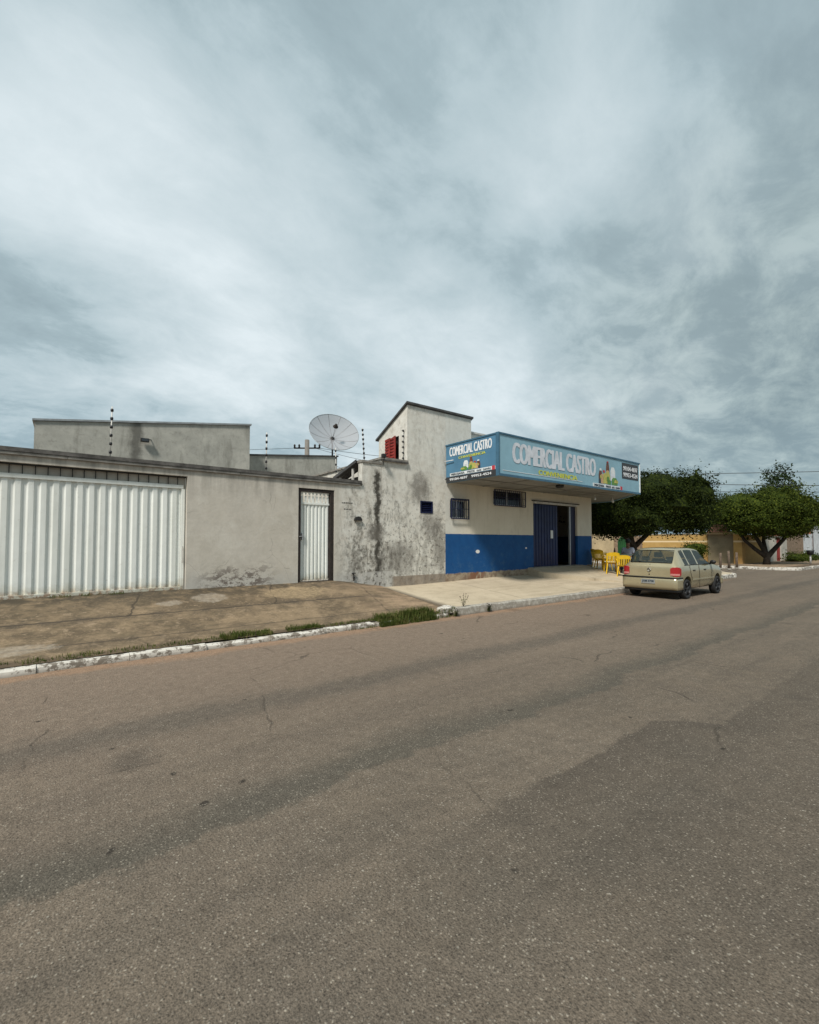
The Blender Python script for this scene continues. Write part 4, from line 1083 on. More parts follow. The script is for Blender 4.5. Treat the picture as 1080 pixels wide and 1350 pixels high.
MB().ball((-.035,0,1.285), .108, 16, (1.0,.88,1.0)).build('hair', M['hair']).parent = pe
hobj = [o for o in bpy.data.objects if o.name == 'hair'][0]; hobj.location = (-.035,0,1.215)
for s in (1,-1): 
    e_ = MB().ball((.062,.03*s,1.235), .011, 8).build('eye', M['black']); e_.parent = pe; e_.location = (.062,.03*s,1.224)
    sh_ = MB().box(.36,.60,.13*s-.045,.13*s+.045,0,.07).build('shoe', M['black'], None, .02); sh_.parent = pe; sh_.location = (.48,.13*s,0)

# ------------------------------------------------------------------ car
CS = .95; CARX = 13.32; CARY = 6.05
car = thing('parked_car', (CARX, CARY, 0), 'beige gold hatchback parked at the kerb in front of the shop', 'car')
st = [ # s, w, zb, zbelt, wr, zr
 (0.04,.66,.40,.80,.52,.84),(0.06,.76,.33,.86,.60,.905),(.10,.80,.30,.885,.62,.945),(.155,.812,.28,.90,.615,1.00),(.41,.82,.25,.915,.575,1.33),(.50,.822,.24,.92,.56,1.385),(.60,.825,.24,.922,.555,1.405),
 (.88,.825,.23,.925,.555,1.42),(.95,.825,.23,.925,.555,1.422),(1.55,.825,.22,.92,.555,1.42),(1.63,.825,.22,.92,.555,1.418),(2.05,.825,.22,.915,.55,1.39),(2.15,.825,.22,.912,.55,1.365),
 (2.70,.82,.22,.90,.62,1.02),(2.80,.82,.22,.89,.66,.965),(3.2,.81,.23,.86,.68,.92),(3.6,.79,.26,.80,.66,.85),(3.82,.74,.30,.72,.60,.76),(3.9,.62,.36,.62,.50,.66)]
def sect(s):
    S, w, zb, zt, wr, zr = s
    t7 = .86
    yb_ = w-.045; z6 = zt+.02
    hgt = zr-z6
    wtop = wr+(yb_-wr)*.12
    half = [(0,zb),(w*.82,zb),(w-.03,zb+.09),(w,(zb+zt)/2),(w-.004,zt-.15),(w-.022,zt-.02),(yb_,z6),(wtop,z6+hgt*t7),(wr,zr-.015*min(1,hgt*3)),(wr*.72,zr),(0,zr+.012)]
    full = [(S, y, z) for y, z in half] + [(S, -y, z) for y, z in half[-2:0:-1]]
    return full
rows = [sect(s) for s in st]; nr_ = len(rows[0])
V = [tuple(c*CS for c in v) for r_ in rows for v in r_]; F = []; MI = []
def idx(i, j): return i*nr_ + j % nr_
NH = 11
side_w = {5:None, 6:1, 8:2, 10:3, 11:3, 12:3}
for i in range(len(rows)-1):
    for j in range(nr_):
        F.append((idx(i,j), idx(i+1,j), idx(i+1,j+1), idx(i,j+1)))
        jj = j if j < NH-1 else (nr_-1-j)      # mirrored strip number
        left = j < NH-1
        mi = 0
        if jj == 6 and side_w.get(i): mi = side_w[i]+(0 if left else 3)
        if jj in (8, 9) and i == 3: mi = 7
        if jj in (8, 9) and i == 12: mi = 8
        MI.append(mi)
F.append(tuple(idx(0,j) for j in range(nr_))[::1]); MI.append(0); F.append(tuple(idx(len(rows)-1,j) for j in range(nr_))[::-1]); MI.append(0)
me = bpy.data.meshes.new('car_body'); me.from_pydata(V, [], F); me.update()
for k in range(9): me.materials.append(M['paint'] if k == 0 else M['glass'])
me.polygons.foreach_set('material_index', MI); me.polygons.foreach_set('use_smooth', [True]*len(MI))
bm = bmesh.new(); bm.from_mesh(me); bmesh.ops.recalc_face_normals(bm, faces=bm.faces)
cl_ = bm.edges.layers.float.get('crease_edge') or bm.edges.layers.float.new('crease_edge')
for e in bm.edges:
    ms = {f.material_index for f in e.link_faces}
    if len(ms) > 1: e[cl_] = 1.0
cv_ = bm.verts.layers.float.get('crease_vert') or bm.verts.layers.float.new('crease_vert')
for v_ in bm.verts:
    w_f = [f.material_index for f in v_.link_faces if f.material_index]
    if w_f and any(w_f.count(q) == 1 for q in set(w_f)): v_[cv_] = .92
bm.to_mesh(me); bm.free()
bo = bpy.data.objects.new('car_tmp', me); col.objects.link(bo)
bo.modifiers.new('s', 'SUBSURF').levels = 2
cut = MB(); WR = .30*CS; AX = (.70*CS, 3.17*CS)
for ax in AX:
    for s in (1,-1):
        cut.lathe((ax, s*.60*CS, .29*CS), (0, s, 0), [(.0001,0),(.345*CS,0),(.345*CS,.4),(.0001,.4)], 32, closed=False)
cm = cut.mesh('cut'); bmc = bmesh.new(); bmc.from_mesh(cm); bmesh.ops.remove_doubles(bmc, verts=bmc.verts, dist=.001); bmesh.ops.recalc_face_normals(bmc, faces=bmc.faces); bmc.to_mesh(cm); bmc.free()
co = bpy.data.objects.new('cut', cm); col.objects.link(co)
bmod = bo.modifiers.new('b', 'BOOLEAN'); bmod.object = co; bmod.operation = 'DIFFERENCE'; bmod.solver = 'EXACT'
dg = bpy.context.evaluated_depsgraph_get(); dg.update()
ev = bpy.data.meshes.new_from_object(bo.evaluated_get(dg))
for o in (bo, co): col.objects.unlink(o); bpy.data.objects.remove(o)
names = {0:'body',1:'side_window',2:'side_window',3:'side_window',4:'side_window',5:'side_window',6:'side_window',7:'rear_window',8:'windscreen'}
print('car mats', len(ev.materials), len(ev.polygons))
for k, nm in names.items():
    fs2 = [tuple(p_.vertices) for p_ in ev.polygons if p_.material_index == k or (k == 0 and p_.material_index > 8)]
    if not fs2: continue
    used_ = sorted({i for f in fs2 for i in f}); mp = {a: b for b, a in enumerate(used_)}
    m2 = bpy.data.meshes.new(nm); m2.from_pydata([ev.vertices[i].co for i in used_], [], [tuple(mp[i] for i in f) for f in fs2])
    m2.materials.append(M['paint'] if k == 0 else M['glass']); m2.polygons.foreach_set('use_smooth', [True]*len(fs2)); m2.update()
    o = bpy.data.objects.new(nm, m2); col.objects.link(o); o.parent = car
    if k == 0:
        try: m2.set_sharp_from_angle(angle=R(38))
        except Exception: pass
def cb_(name, m, x0, x1, y0, y1, z0, z1, bev=.012, par=car):
    mb = MB(); mb.box(*(v*CS for v in (x0, x1, y0, y1, z0, z1)))
    o = mb.build(name, m, None, bev); o.location = o.location; o.parent = par
    if par is not car: o.location = Vector(o.location) - Vector(par.location)
    return o
def cpoly(name, m, pts, th, par=car, bev=0):   # pts (s, y, z) ring, thickness vector
    mb = MB(); a = [tuple(c*CS for c in p_) for p_ in pts]; b = [tuple((c+d)*CS for c, d in zip(p_, th)) for p_ in pts]
    mb.prism(a, b); o = mb.build(name, m, None, bev); o.parent = par
    if par is not car: o.location = Vector(o.location) - Vector(par.location)
    return o
# rear bumper: a bowed, body-coloured shell with a dark rub strip
def bowed(name, m, s_out, depth, hw, z0, z1, n_=14, bulge=.05, par=car, prof=((0,.01),(.25,-.012),(.75,-.015),(1,.005))):
    mb = MB(); vs_ = []; ks = []
    path = []
    for i in range(n_+1):
        t_ = -1+2*i/n_
        y = hw*math.copysign(1-(1-abs(t_))**1.0, t_) if True else 0
        x = s_out + bulge*abs(t_)**2.2
        path.append((x, y))
    path = [(s_out+depth, -hw-.012), (s_out+depth*.55, -hw-.012), (s_out+bulge+.02, -hw-.004)] + path + [(s_out+bulge+.02, hw+.004), (s_out+depth*.55, hw+.012), (s_out+depth, hw+.012)]
    rowsb = []
    for f, dx in prof:
        rowsb.append([((x+dx)*CS, y*CS, (z0+(z1-z0)*f)*CS) for x, y in path])
    rowsb.append([((x+.05)*CS, y*.97*CS, z1*CS) for x, y in path]); rowsb.insert(0, [((x+.06)*CS, y*.96*CS, z0*CS) for x, y in path])
    m_ = len(path)
    for r_ in rowsb: vs_ += r_
    fs3 = [(i*m_+k_, i*m_+k_+1, (i+1)*m_+k_+1, (i+1)*m_+k_) for i in range(len(rowsb)-1) for k_ in range(m_-1)]
    mb.add(vs_, fs3, True); o = mb.build(name, m, None); o.parent = par
    return o
bmp = bowed('rear_bumper', M['paint'], -.03, .42, .80, .27, .60)
cst = bowed('bumper_strip', M['black'], -.037, .42, .805, .575, .61, prof=((0,-.005),(.5,-.012),(1,-.005)))
bowed('bumper_skirt', M['black'], .02, .40, .77, .20, .275)
for s in (1,-1):
    # tail lamp wraps the corner
    y0, y1 = (.56*s, .80*s)
    pts = [(.045,.555*s,.64),(.045,.555*s,.86),(.11,.803*s,.86),(.11,.815*s,.64)]
    mb = MB()
    ring_o = [(.030,.60*s),(.038,.69*s),(.060,.77*s),(.13,.822*s),(.22,.832*s)]
    vs_ = []
    for ri_, (x, y) in enumerate(ring_o):
        dz_ = (.045, .008, 0, .012, .05)[ri_]
        for z in (.635+dz_,.71,.82,.895-dz_): vs_.append((x*CS, y*CS, z*CS))
    nn_ = len(ring_o)
    fs3 = [(i*4+k_, (i+1)*4+k_, (i+1)*4+k_+1, i*4+k_+1) for i in range(nn_-1) for k_ in range(3)]
    back = [((x+.05)*CS, (y-.04*s)*CS, z*CS) for x, y in ring_o for z in (.635,.865)]
    mb.add(vs_, fs3, True); b0 = len(vs_)
    mb.add(vs_[0:4]+[(.09*CS,.60*s*CS,.68*CS),(.09*CS,.60*s*CS,.85*CS)], [(0,1,2,3,5,4)])
    mb.add([vs_[i*4+3] for i in range(nn_)]+[(.12*CS,.6*s*CS,.898*CS)], [tuple(range(nn_+1))]); mb.add([vs_[i*4] for i in range(nn_)]+[(.12*CS,.6*s*CS,.632*CS)], [tuple(range(nn_+1))])
    tl = mb.build('tail_light', M['tail'], None); tl.parent = car
    rv = MB(); q = [((x-.004)*CS, (y+.003*s)*CS) for x, y in ring_o[:4]]
    rv.add([(a, b, .665*CS) for a, b in q]+[(a, b, .715*CS) for a, b in q], [(i, i+1, 5+i, 4+i) for i in range(3)])
    ro = rv.build('reverse_lamp', M['tail_pale'], None); loc = Vector(ro.location); ro.parent = tl; ro.location = loc-Vector(tl.location)
cb_('number_plate', M['plate'], -.062,-.048,-.20,.20,.42,.545,.003)
npl = [o for o in bpy.data.objects if o.parent == car and o.name.startswith('number_plate')][0]
txt = text('JXM 5708', (-.0625*CS, .17*CS, 0), (0,-1,0), .34*CS, .445*CS, .52*CS, (-1,0,0), M['letter_dark'], None, 'plate_lettering', .02)
lw = Vector(txt.location); txt.parent = npl; txt.location = lw - Vector(npl.location)
mb = MB(); mb.lathe((.035*CS,0,.80*CS), (-1,0,0), [(.035,0),(.05,0),(.052,.012),(.035,.012)], 20, closed=True)
mb.box(.022*CS,.03*CS,-.008,.008,.765*CS,.825*CS); e_ = mb.build('emblem', M['chrome'], None); e_.parent = car
mb = MB(); mb.lathe((.045*CS,0,.675*CS), (-1,0,0), [(.001,0),(.016,0),(.016,.015),(.001,.015)], 12); e_ = mb.build('lock', M['black'], None); e_.parent = car
mb = MB(); mb.tube([(.10*CS,.02*CS,.93*CS),(.13*CS,-.0,.965*CS),(.175*CS,.38*CS,1.03*CS)], .009, 6); mb.ball((.11*CS,.0,.94*CS), .022, 8); e_ = mb.build('rear_wiper', M['black'], None); e_.parent = car
# black seals round the rear window
seal = [(.152,.60,.998),(.152,-.60,.998),(.42,-.575,1.338),(.42,.575,1.338)]
def lerp3(a, b, t_): return tuple(x+(y-x)*t_ for x, y in zip(a, b))
mb = MB()
pp = [Vector(p_)*CS+Vector((-.012,0,.008)) for p_ in seal]
mb.tube([pp[0], pp[1], pp[2], pp[3], pp[0]], .010, 6); e_ = mb.build('window_seal', M['black'], None); e_.parent = car
for s in (1,-1):
    # side seals, door gaps, rub strip, handles, mirror, sill
    mb = MB(); sk_ = []
    mb.tube([(.56*CS,.792*s*CS,.938*CS),(1.6*CS,.797*s*CS,.942*CS),(2.72*CS,.79*s*CS,.925*CS)], .009, 5); e_ = mb.build('window_trim', M['black'], None); e_.parent = car
    mb = MB()
    for x, z0 in ((1.60,.26),(2.62,.26)): mb.tube([(x*CS,.822*s*CS,z0*CS),(x*CS,.829*s*CS,.58*CS),(x*CS,.824*s*CS,.78*CS),(x*CS,.805*s*CS,.925*CS)], .005, 4)
    mb.tube([(1.04*CS,.826*s*CS,.52*CS),(.93*CS,.826*s*CS,.72*CS),(.90*CS,.805*s*CS,.925*CS)], .005, 4)
    e_ = mb.build('door_seam', M['black'], None); e_.parent = car
    mb = MB(); mb.box(1.05*CS,2.78*CS,(.826*s-.006)*CS,(.826*s+.008)*CS,.50*CS,.535*CS); e_ = mb.build('rub_strip', M['paint'], None, .004); e_.parent = car
    for x in (1.12, 1.98):
        mb = MB(); mb.box((x)*CS,(x+.15)*CS,(.822*s-.012)*CS,(.822*s+.014)*CS,.765*CS,.795*CS); e_ = mb.build('door_handle', M['black'], None, .006); e_.parent = car
    mb = MB(); mb.ball((2.50*CS,.90*s*CS,.985*CS), .085, 12, (.55,1.0,.72)); mb.tube([(2.52*CS,.80*s*CS,.945*CS),(2.52*CS,.86*s*CS,.965*CS)], .025, 6); e_ = mb.build('wing_mirror', M['black'], None); e_.parent = car
    mb = MB(); mb.ball((3.80*CS,.60*s*CS,.62*CS), .12, 12, (.5,1.1,.6)); e_ = mb.build('headlight', M['chrome'], None); e_.parent = car
bowedf = MB(); bowedf.box(3.72*CS,3.96*CS,-.74*CS,.74*CS,.26*CS,.50*CS); e_ = bowedf.build('front_bumper', M['paint'], None, .05); e_.parent = car
# cabin: seats with head restraints, dashboard, floor pan
for (x, y) in ((1.75,.36),(1.75,-.36)):
    mb = MB(); mb.prism([((x-.10)*CS,(y-.22)*CS,.35*CS),((x+.35)*CS,(y-.22)*CS,.35*CS),((x+.35)*CS,(y+.22)*CS,.35*CS),((x-.10)*CS,(y+.22)*CS,.35*CS)],[((x-.10)*CS,(y-.22)*CS,.5*CS),((x+.35)*CS,(y-.22)*CS,.52*CS),((x+.35)*CS,(y+.22)*CS,.52*CS),((x-.10)*CS,(y+.22)*CS,.5*CS)])
    mb.prism([((x-.13)*CS,(y-.22)*CS,.5*CS),((x)*CS,(y-.22)*CS,.5*CS),((x)*CS,(y+.22)*CS,.5*CS),((x-.13)*CS,(y+.22)*CS,.5*CS)],[((x-.24)*CS,(y-.18)*CS,1.08*CS),((x-.15)*CS,(y-.18)*CS,1.08*CS),((x-.15)*CS,(y+.18)*CS,1.08*CS),((x-.24)*CS,(y+.18)*CS,1.08*CS)])
    mb.box((x-.26)*CS,(x-.17)*CS,(y-.12)*CS,(y+.12)*CS,1.12*CS,1.27*CS)
    e_ = mb.build('seat', M['seatf'], None, .02); e_.parent = car
mb = MB(); mb.prism([(.75*CS,-.62*CS,.5*CS),(.95*CS,-.62*CS,.5*CS),(.95*CS,.62*CS,.5*CS),(.75*CS,.62*CS,.5*CS)],[(.62*CS,-.58*CS,1.02*CS),(.72*CS,-.58*CS,1.02*CS),(.72*CS,.58*CS,1.02*CS),(.62*CS,.58*CS,1.02*CS)])
for y in (-.36,.36): mb.box(.60*CS,.68*CS,(y-.11)*CS,(y+.11)*CS,1.04*CS,1.16*CS)
e_ = mb.build('rear_seat', M['seatf'], None, .02); e_.parent = car
mb = MB(); mb.box(.20*CS,3.6*CS,-.6*CS,.6*CS,.24*CS,.36*CS); e_ = mb.build('floor_pan', M['black'], None); e_.parent = car
mb = MB(); mb.box(2.45*CS,2.75*CS,-.66*CS,.66*CS,.6*CS,.93*CS); e_ = mb.build('dashboard', M['black'], None, .03); e_.parent = car
for ax in AX:
    for s in (1,-1):
        c = Vector((ax, s*.725*CS, .29*CS)); wrr = .29*CS
        wh = bpy.data.objects.new('wheel', None); col.objects.link(wh); wh.parent = car; wh.location = (c.x, c.y, c.z/1.07); wh.scale = (1/.97, 1, 1/1.07)
        me_ = MB().lathe((0,0,0), (0,s,0), [(.19*CS/.95,-.085),(.235,-.095),(wrr-.02,-.09),(wrr,-.07),(wrr,.06),(wrr-.015,.08),(.235,.09),(.20,.08),(.19,.05)], 32)
        m3 = me_.mesh('tyre'); m3.materials.append(M['tyre']); ty = bpy.data.objects.new('tyre', m3); col.objects.link(ty); ty.parent = wh
        rb = MB().lathe((0,0,0), (0,s,0), [(.20,.082),(.185,.07),(.178,.02),(.001,.0)], 28)
        for k in range(5):
            a = 2*math.pi*k/5+.3
            for da in (-.16, .16):
                a1 = a+da; a0 = a+da*.6
                p0 = Vector((math.cos(a0)*.03, s*.06, math.sin(a0)*.03)); p1 = Vector((math.cos(a1)*.19, s*.065, math.sin(a1)*.19))
                rb.tube([p0, p1], [.018,.015], 6)
        rb.lathe((0,0,0), (0,s,0), [(.045,.02),(.045,.075),(.001,.08)], 14)
        m4 = rb.mesh('rim'); m4.materials.append(M['rimm']); ri = bpy.data.objects.new('rim', m4); col.objects.link(ri); ri.parent = wh

car.scale = (.97, 1, 1.07)
# ------------------------------------------------------------------ trees and plants
def leaf_cloud(mb, lobes, n_, size, up_bias=.4, shell=.55, core=True, flat=None, seed=1):
    rr = random.Random(seed)
    vol = [a[3]*a[4]*a[5] for a in lobes]; tot = sum(v**.67 for v in vol)
    for (cx, cy, cz, rx, ry, rz), v in zip(lobes, vol):
        if core:  # unseen solid lump added inside the crown as a dark blocker
            nn_ = 14; vs_ = []; fs_2 = []
            for i in range(9):
                ph = math.pi*i/8
                for k in range(nn_):
                    th_ = 2*math.pi*k/nn_; dx = math.sin(ph)*math.cos(th_); dy = math.sin(ph)*math.sin(th_); dz = math.cos(ph)
                    q = .80*(1+.35*smooth_noise(dx*2+cx, dy*2+cy, dz*2+cz))
                    z = cz+rz*q*dz
                    if flat: z = max(z, flat+.25)
                    vs_.append((cx+rx*q*dx, cy+ry*q*dy, z))
            for i in range(8):
                for k in range(nn_): fs_2.append((i*nn_+k, (i+1)*nn_+k, (i+1)*nn_+(k+1) % nn_, i*nn_+(k+1) % nn_))
            mb.add(vs_, fs_2)
        cnt = int(n_*v**.67/tot)
        # twig clumps give the crown its uneven light and dark
        ncl = max(8, cnt//38)
        for c_ in range(ncl):
            while True:
                d = Vector((rr.gauss(0,1), rr.gauss(0,1), rr.gauss(0,1)))
                if d.length > .1: d.normalize(); break
            rad = rr.uniform(shell, 1.0)**.7
            bump = 1+.40*smooth_noise(d.x*2.2+cx, d.y*2.2+cy, d.z*2.2+cz)+.14*smooth_noise(d.x*6+cx, d.y*6, d.z*6)
            cc = Vector((cx+rx*d.x*rad*bump, cy+ry*d.y*rad*bump, cz+rz*d.z*rad*bump))
            if flat and cc.z < flat: cc.z = flat + rr.uniform(0, .25)
            cs_ = size*rr.uniform(1.0, 3.0)
            if rr.random() < .05: cc = cc + d*rr.uniform(.1, .3)*min(rx, 1.3); cs_ = size*.9
            for k in range(38):
                p_ = cc + Vector((rr.gauss(0,cs_*.75), rr.gauss(0,cs_*.75), rr.gauss(0,cs_*.5)))
                nd = (d*.7 + Vector((rr.gauss(0,.6), rr.gauss(0,.6), rr.gauss(0,.5)+up_bias))).normalized()
                a = nd.cross(Vector((rr.gauss(0,1), rr.gauss(0,1), rr.gauss(0,1)))).normalized(); b = nd.cross(a)
                s_ = size*rr.uniform(.6, 1.25)
                mb.add([p_-a*s_*.5, p_+b*s_*.28-nd*s_*.05, p_+a*s_*.5-nd*s_*.12, p_-b*s_*.28-nd*s_*.05], [(0,1,2,3)])
def tree(name, base, lobes, n_, size, mat_, label, trunk, flat=None, seed=1, group=None, core=True):
    o = thing(name, base, label, 'tree', group)
    mb = MB(); leaf_cloud(mb, lobes, n_, size, flat=flat, seed=seed, core=core); mb.build('crown', mat_, o)
    mb = MB()
    for pts, r0, r1 in trunk: mb.tube([Vector(base)+Vector(p_) for p_ in pts], [r0+(r1-r0)*i/(len(pts)-1) for i in range(len(pts))], 10)
    mb.build('trunk', M['bark'], o)
    return o
# tree beside the shop
b = (23.3, 11.3, .15)
tree('street_tree', b, [(23.6,10.2,3.75,2.0,1.9,1.45),(22.0,11.6,3.55,2.2,1.9,1.55),(24.75,9.15,3.6,1.35,1.25,1.5),(20.8,11.8,3.3,1.8,1.9,1.4),(21.2,13.8,3.3,2.2,2.0,1.4),(24.6,9.7,2.85,1.3,1.1,.95),(22.2,11.2,2.7,2.3,2.2,.9),(20.3,12.4,2.7,1.6,1.9,.9),(24.9,9.2,3.6,1.2,1.0,1.2)], 70000, .115, M['leaf_dark'],
     'dense dark clipped street tree standing behind the parked car and canopy', [([(0,0,0),(.05,.0,.8),(-.1,.1,1.5),(-.3,.3,2.6)], .26, .15), ([(.0,0,1.2),(.5,-.5,1.9),(1.0,-1.0,2.7)], .14, .07), ([(-.05,0,1.3),(-.8,.3,2.0),(-1.4,.6,2.7)], .12, .06), ([(0,0,1.3),(.1,.8,2.0),(.2,1.3,2.8)], .1, .05)], flat=1.98, seed=3)
b = (36.4, 9.05, .15)
tree('street_tree', b, [(36.6,8.7,4.0,1.9,2.0,1.2),(35.5,10.1,3.8,1.7,1.8,1.2),(38.3,8.0,3.7,1.8,1.9,1.15),(35.8,9.5,2.9,2.0,1.8,.9),(37.6,8.2,2.8,2.1,1.7,.9),(36.7,9.0,3.2,2.4,2.2,1.1)], 45000, .135, M['leaf_mid'],
     'rounder lighter green street tree with forked trunk before the white wall', [([(0,0,0),(.05,-.05,.6),(-.1,.2,1.2),(-.5,.6,2.2)], .22, .10), ([(.05,-.02,.45),(.35,-.35,1.0),(.7,-.8,1.7),(1.1,-1.2,2.5)], .17, .08), ([(0,0,.5),(-.3,.5,1.0),(-.6,1.0,1.6),(-.8,1.3,2.4)], .15, .07), ([(0,0,.7),(.3,.2,1.6),(.5,.2,2.6)], .14, .06)], flat=1.95, seed=5)
def far_tree(px, py_top, py_bot, wpx, d, label, seed, mat_=None, n_=7000, size=.30):
    c = at(px, (py_top+py_bot)/2, d); rw = wpx/2*d/FPX; rh = (py_bot-py_top)/2*d/FPX
    bz = .1
    tree('tree', (c.x, c.y, 0), [(c.x,c.y,c.z,rw*.8,rw*.8,rh*.9),(c.x+rw*.3,c.y-rw*.2,c.z-rh*.3,rw*.7,rw*.7,rh*.6),(c.x-rw*.35,c.y+rw*.3,c.z-rh*.25,rw*.7,rw*.7,rh*.65)], n_, size, mat_ or M['leaf_far'],
         label, [([(0,0,0),(0,0,c.z*.5),(.1,.1,c.z)], .3, .15)], seed=seed, group='trees beyond the far wall', core=(seed != 11))
far_tree(1029, 606, 700, 40, 62, 'tall loose tree rising above the round street tree', 11, n_=8000, size=.36)
far_tree(968, 650, 700, 60, 52, 'medium dark tree filling the gap between the two street trees', 12)
far_tree(1076, 664, 712, 60, 60, 'low tree at the right edge of the far block', 13, M['leaf_mid'])
far_tree(925, 655, 700, 70, 58, 'dark tree half hidden behind the clipped tree', 14)
far_tree(800, 668, 712, 110, 55, 'dark tree seen under the canopy beyond the beige wall', 15)
sp = at(1000, 640, 62)
# shrub by the mustard wall
sb_ = thing('shrub', (33.6, 12.4, .15), 'rounded green shrub in front of the mustard wall', 'shrub')
mb = MB(); leaf_cloud(mb, [(33.6,12.4,.95,.75,.75,.65),(33.5,11.9,1.2,.5,.5,.4)], 3500, .09, seed=21); mb.build('foliage', M['leaf_mid'], sb_)
MB().tube([(33.6,12.4,.1),(33.6,12.35,.8)], .05, 6).build('stem', M['bark'], sb_)
gb = thing('shrub', (46, 9.0, .1), 'low green bed of plants before the raw brick wall', 'shrub')
mb = MB(); leaf_cloud(mb, [(44,9.2,.35,1.3,.6,.4),(46.5,9.1,.35,1.6,.6,.45),(49,9.2,.35,1.6,.6,.35)], 3500, .13, seed=22); mb.build('foliage', M['leaf_mid'], gb)

# grass along the kerb
rr = random.Random(4)
mb = MB()
def blades(x0, x1, y0, y1, n_, h, dens=None):
    for i in range(n_):
        x = rr.uniform(x0, x1); y = rr.uniform(y0, y1)
        if smooth_noise(x*3, y*3, 2) < -.15 and rr.random() < .8: continue
        zb = 0 if y < KY else (left_z(x, y) if x < 6.7 else right_z(x, y))
        hh = h*rr.uniform(.4, 1.2)*(1+.5*smooth_noise(x*2.1, 0, 5)); a = rr.uniform(0, 6.28); ln = rr.uniform(.1, .7)*hh
        dx, dy = math.cos(a)*ln, math.sin(a)*ln; wx, wy = -math.sin(a)*.0045, math.cos(a)*.0045
        mb.add([(x-wx,y-wy,zb-.01),(x+wx,y+wy,zb-.01),(x+dx*.4+wx*.8,y+dy*.4+wy*.8,zb+hh*.65),(x+dx*.4-wx*.8,y+dy*.4-wy*.8,zb+hh*.65),(x+dx,y+dy,zb+hh)], [(0,1,2,3),(3,2,4)])
blades(4.75, 6.15, KY-.12, KY+.22, 3600, .15)
blades(5.2, 6.0, KY-.10, KY+.1, 900, .2)
blades(6.15, 6.75, KY-.04, KY+.15, 260, .07)
blades(1.95, 2.75, KY+.10, KY+.28, 900, .075)
blades(3.0, 3.6, KY+.12, KY+.25, 420, .07)
blades(-1.2, 2.0, KY+.12, KY+.26, 800, .045)
blades(3.5, 4.8, KY+.12, KY+.2, 420, .05)
blades(-.2, .9, 9.9, 9.99, 160, .05)
blades(4.0, 4.7, KY-.03, KY+.0, 100, .04)
tag(mb.build('grass', M['grass'], None), 'green grass and weeds growing along the white kerb', 'grass', kind='stuff')
def weed(x, y, h, n_, label, seed):
    r2 = random.Random(seed); zb = right_z(x, y) if x > 6.7 and y > KY else .0
    o = thing('weed', (x, y, zb), label, 'weed'); ms = MB(); ml = MB()
    for i in range(n_):
        a = r2.uniform(0, 6.28); e = Vector((x+math.cos(a)*h*.45*r2.random(), y+math.sin(a)*h*.45*r2.random(), zb+h*r2.uniform(.6, 1.1)))
        ms.tube([(x, y, zb), ((x+e.x)/2+.01, (y+e.y)/2, (zb+e.z)/2+.03), e], .003, 4)
        for k in range(16):
            c = Vector((x, y, zb)).lerp(e, r2.uniform(.15, .8)) + Vector((r2.gauss(0,.02), r2.gauss(0,.02), 0)); s_ = r2.uniform(.015,.035); b_ = r2.uniform(0, 6.28)
            d1 = Vector((math.cos(b_), math.sin(b_), .3))*s_; d2 = Vector((-math.sin(b_), math.cos(b_), 0))*s_*.4
            ml.add([c, c+d1*.5+d2, c+d1, c+d1*.5-d2], [(0,1,2,3)])
        ms.ball(e, .010, 6)
    ms.build('stem', M['bark'], o); ml.build('leaves', M['grass'], o)
weed(7.05, KY+.06, .30, 7, 'spindly flowering weed at the broken end of the kerb', 31)
weed(6.72, KY-.06, .16, 9, 'leafy weed low in the gap between the two kerbs', 32)
weed(7.75, KY-.06, .17, 12, 'small bushy weed against the bare kerb face', 33)
# broken concrete chunk where the pavements meet
mb = MB(); mb.prism([(6.35,7.16,.06),(6.85,7.22,.06),(6.78,7.52,.08),(6.45,7.46,.08)], [(6.37,7.17,.17),(6.83,7.24,.20),(6.76,7.50,.21),(6.47,7.44,.18)])
tag(mb.build('concrete_chunk', M['kerb_white'], None, .015), 'loose pale block of broken kerb where the two pavements meet', 'rubble')

# ------------------------------------------------------------------ far block
yw = thing('mustard_wall', (36.2, 15, .1), 'mustard yellow plastered wall with a pale stripe across the side street', 'wall')
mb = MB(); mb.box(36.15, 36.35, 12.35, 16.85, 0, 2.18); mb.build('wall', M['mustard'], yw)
MB().box(36.1, 36.4, 12.35, 16.85, 2.182, 2.23).build('coping', M['beige'], yw)
bw = thing('beige_wall', (36.2, 23, .1), 'sunlit beige wall seen past the shop corner behind the chairs', 'wall')
MB().box(36.15, 36.35, 19.2, 26, 0, 2.35).build('wall', M['beige'], bw); MB().box(36.1, 36.4, 19.2, 26, 2.352, 2.42).build('coping', M['offwhite'], bw)
gg = thing('green_gate', (36.2, 18.25, .1), 'arched dark green gate beside the beige wall', 'gate')
ap = arc(18.25, 1.55, .62, 0, 180, 12); mb = MB(); pts = [(18.87,.12)]+ap+[(17.63,.12)]
mb.prism([(36.2, y, z) for y, z in pts], [(36.28, y, z) for y, z in pts]); mb.build('leaf', M['green_gate'], gg)
mb = MB()
for y in fr(17.72, 18.78, 7): mb.box(36.17, 36.198, y-.012, y+.012, .15, 1.55+math.sqrt(max(0, .6**2-(y-18.25)**2)))
mb.build('bar', M['green_gate'], gg)
MB().box(36.3,36.4,16.86,19.19,.0,2.1).build('surround', M['brickish'], gg)
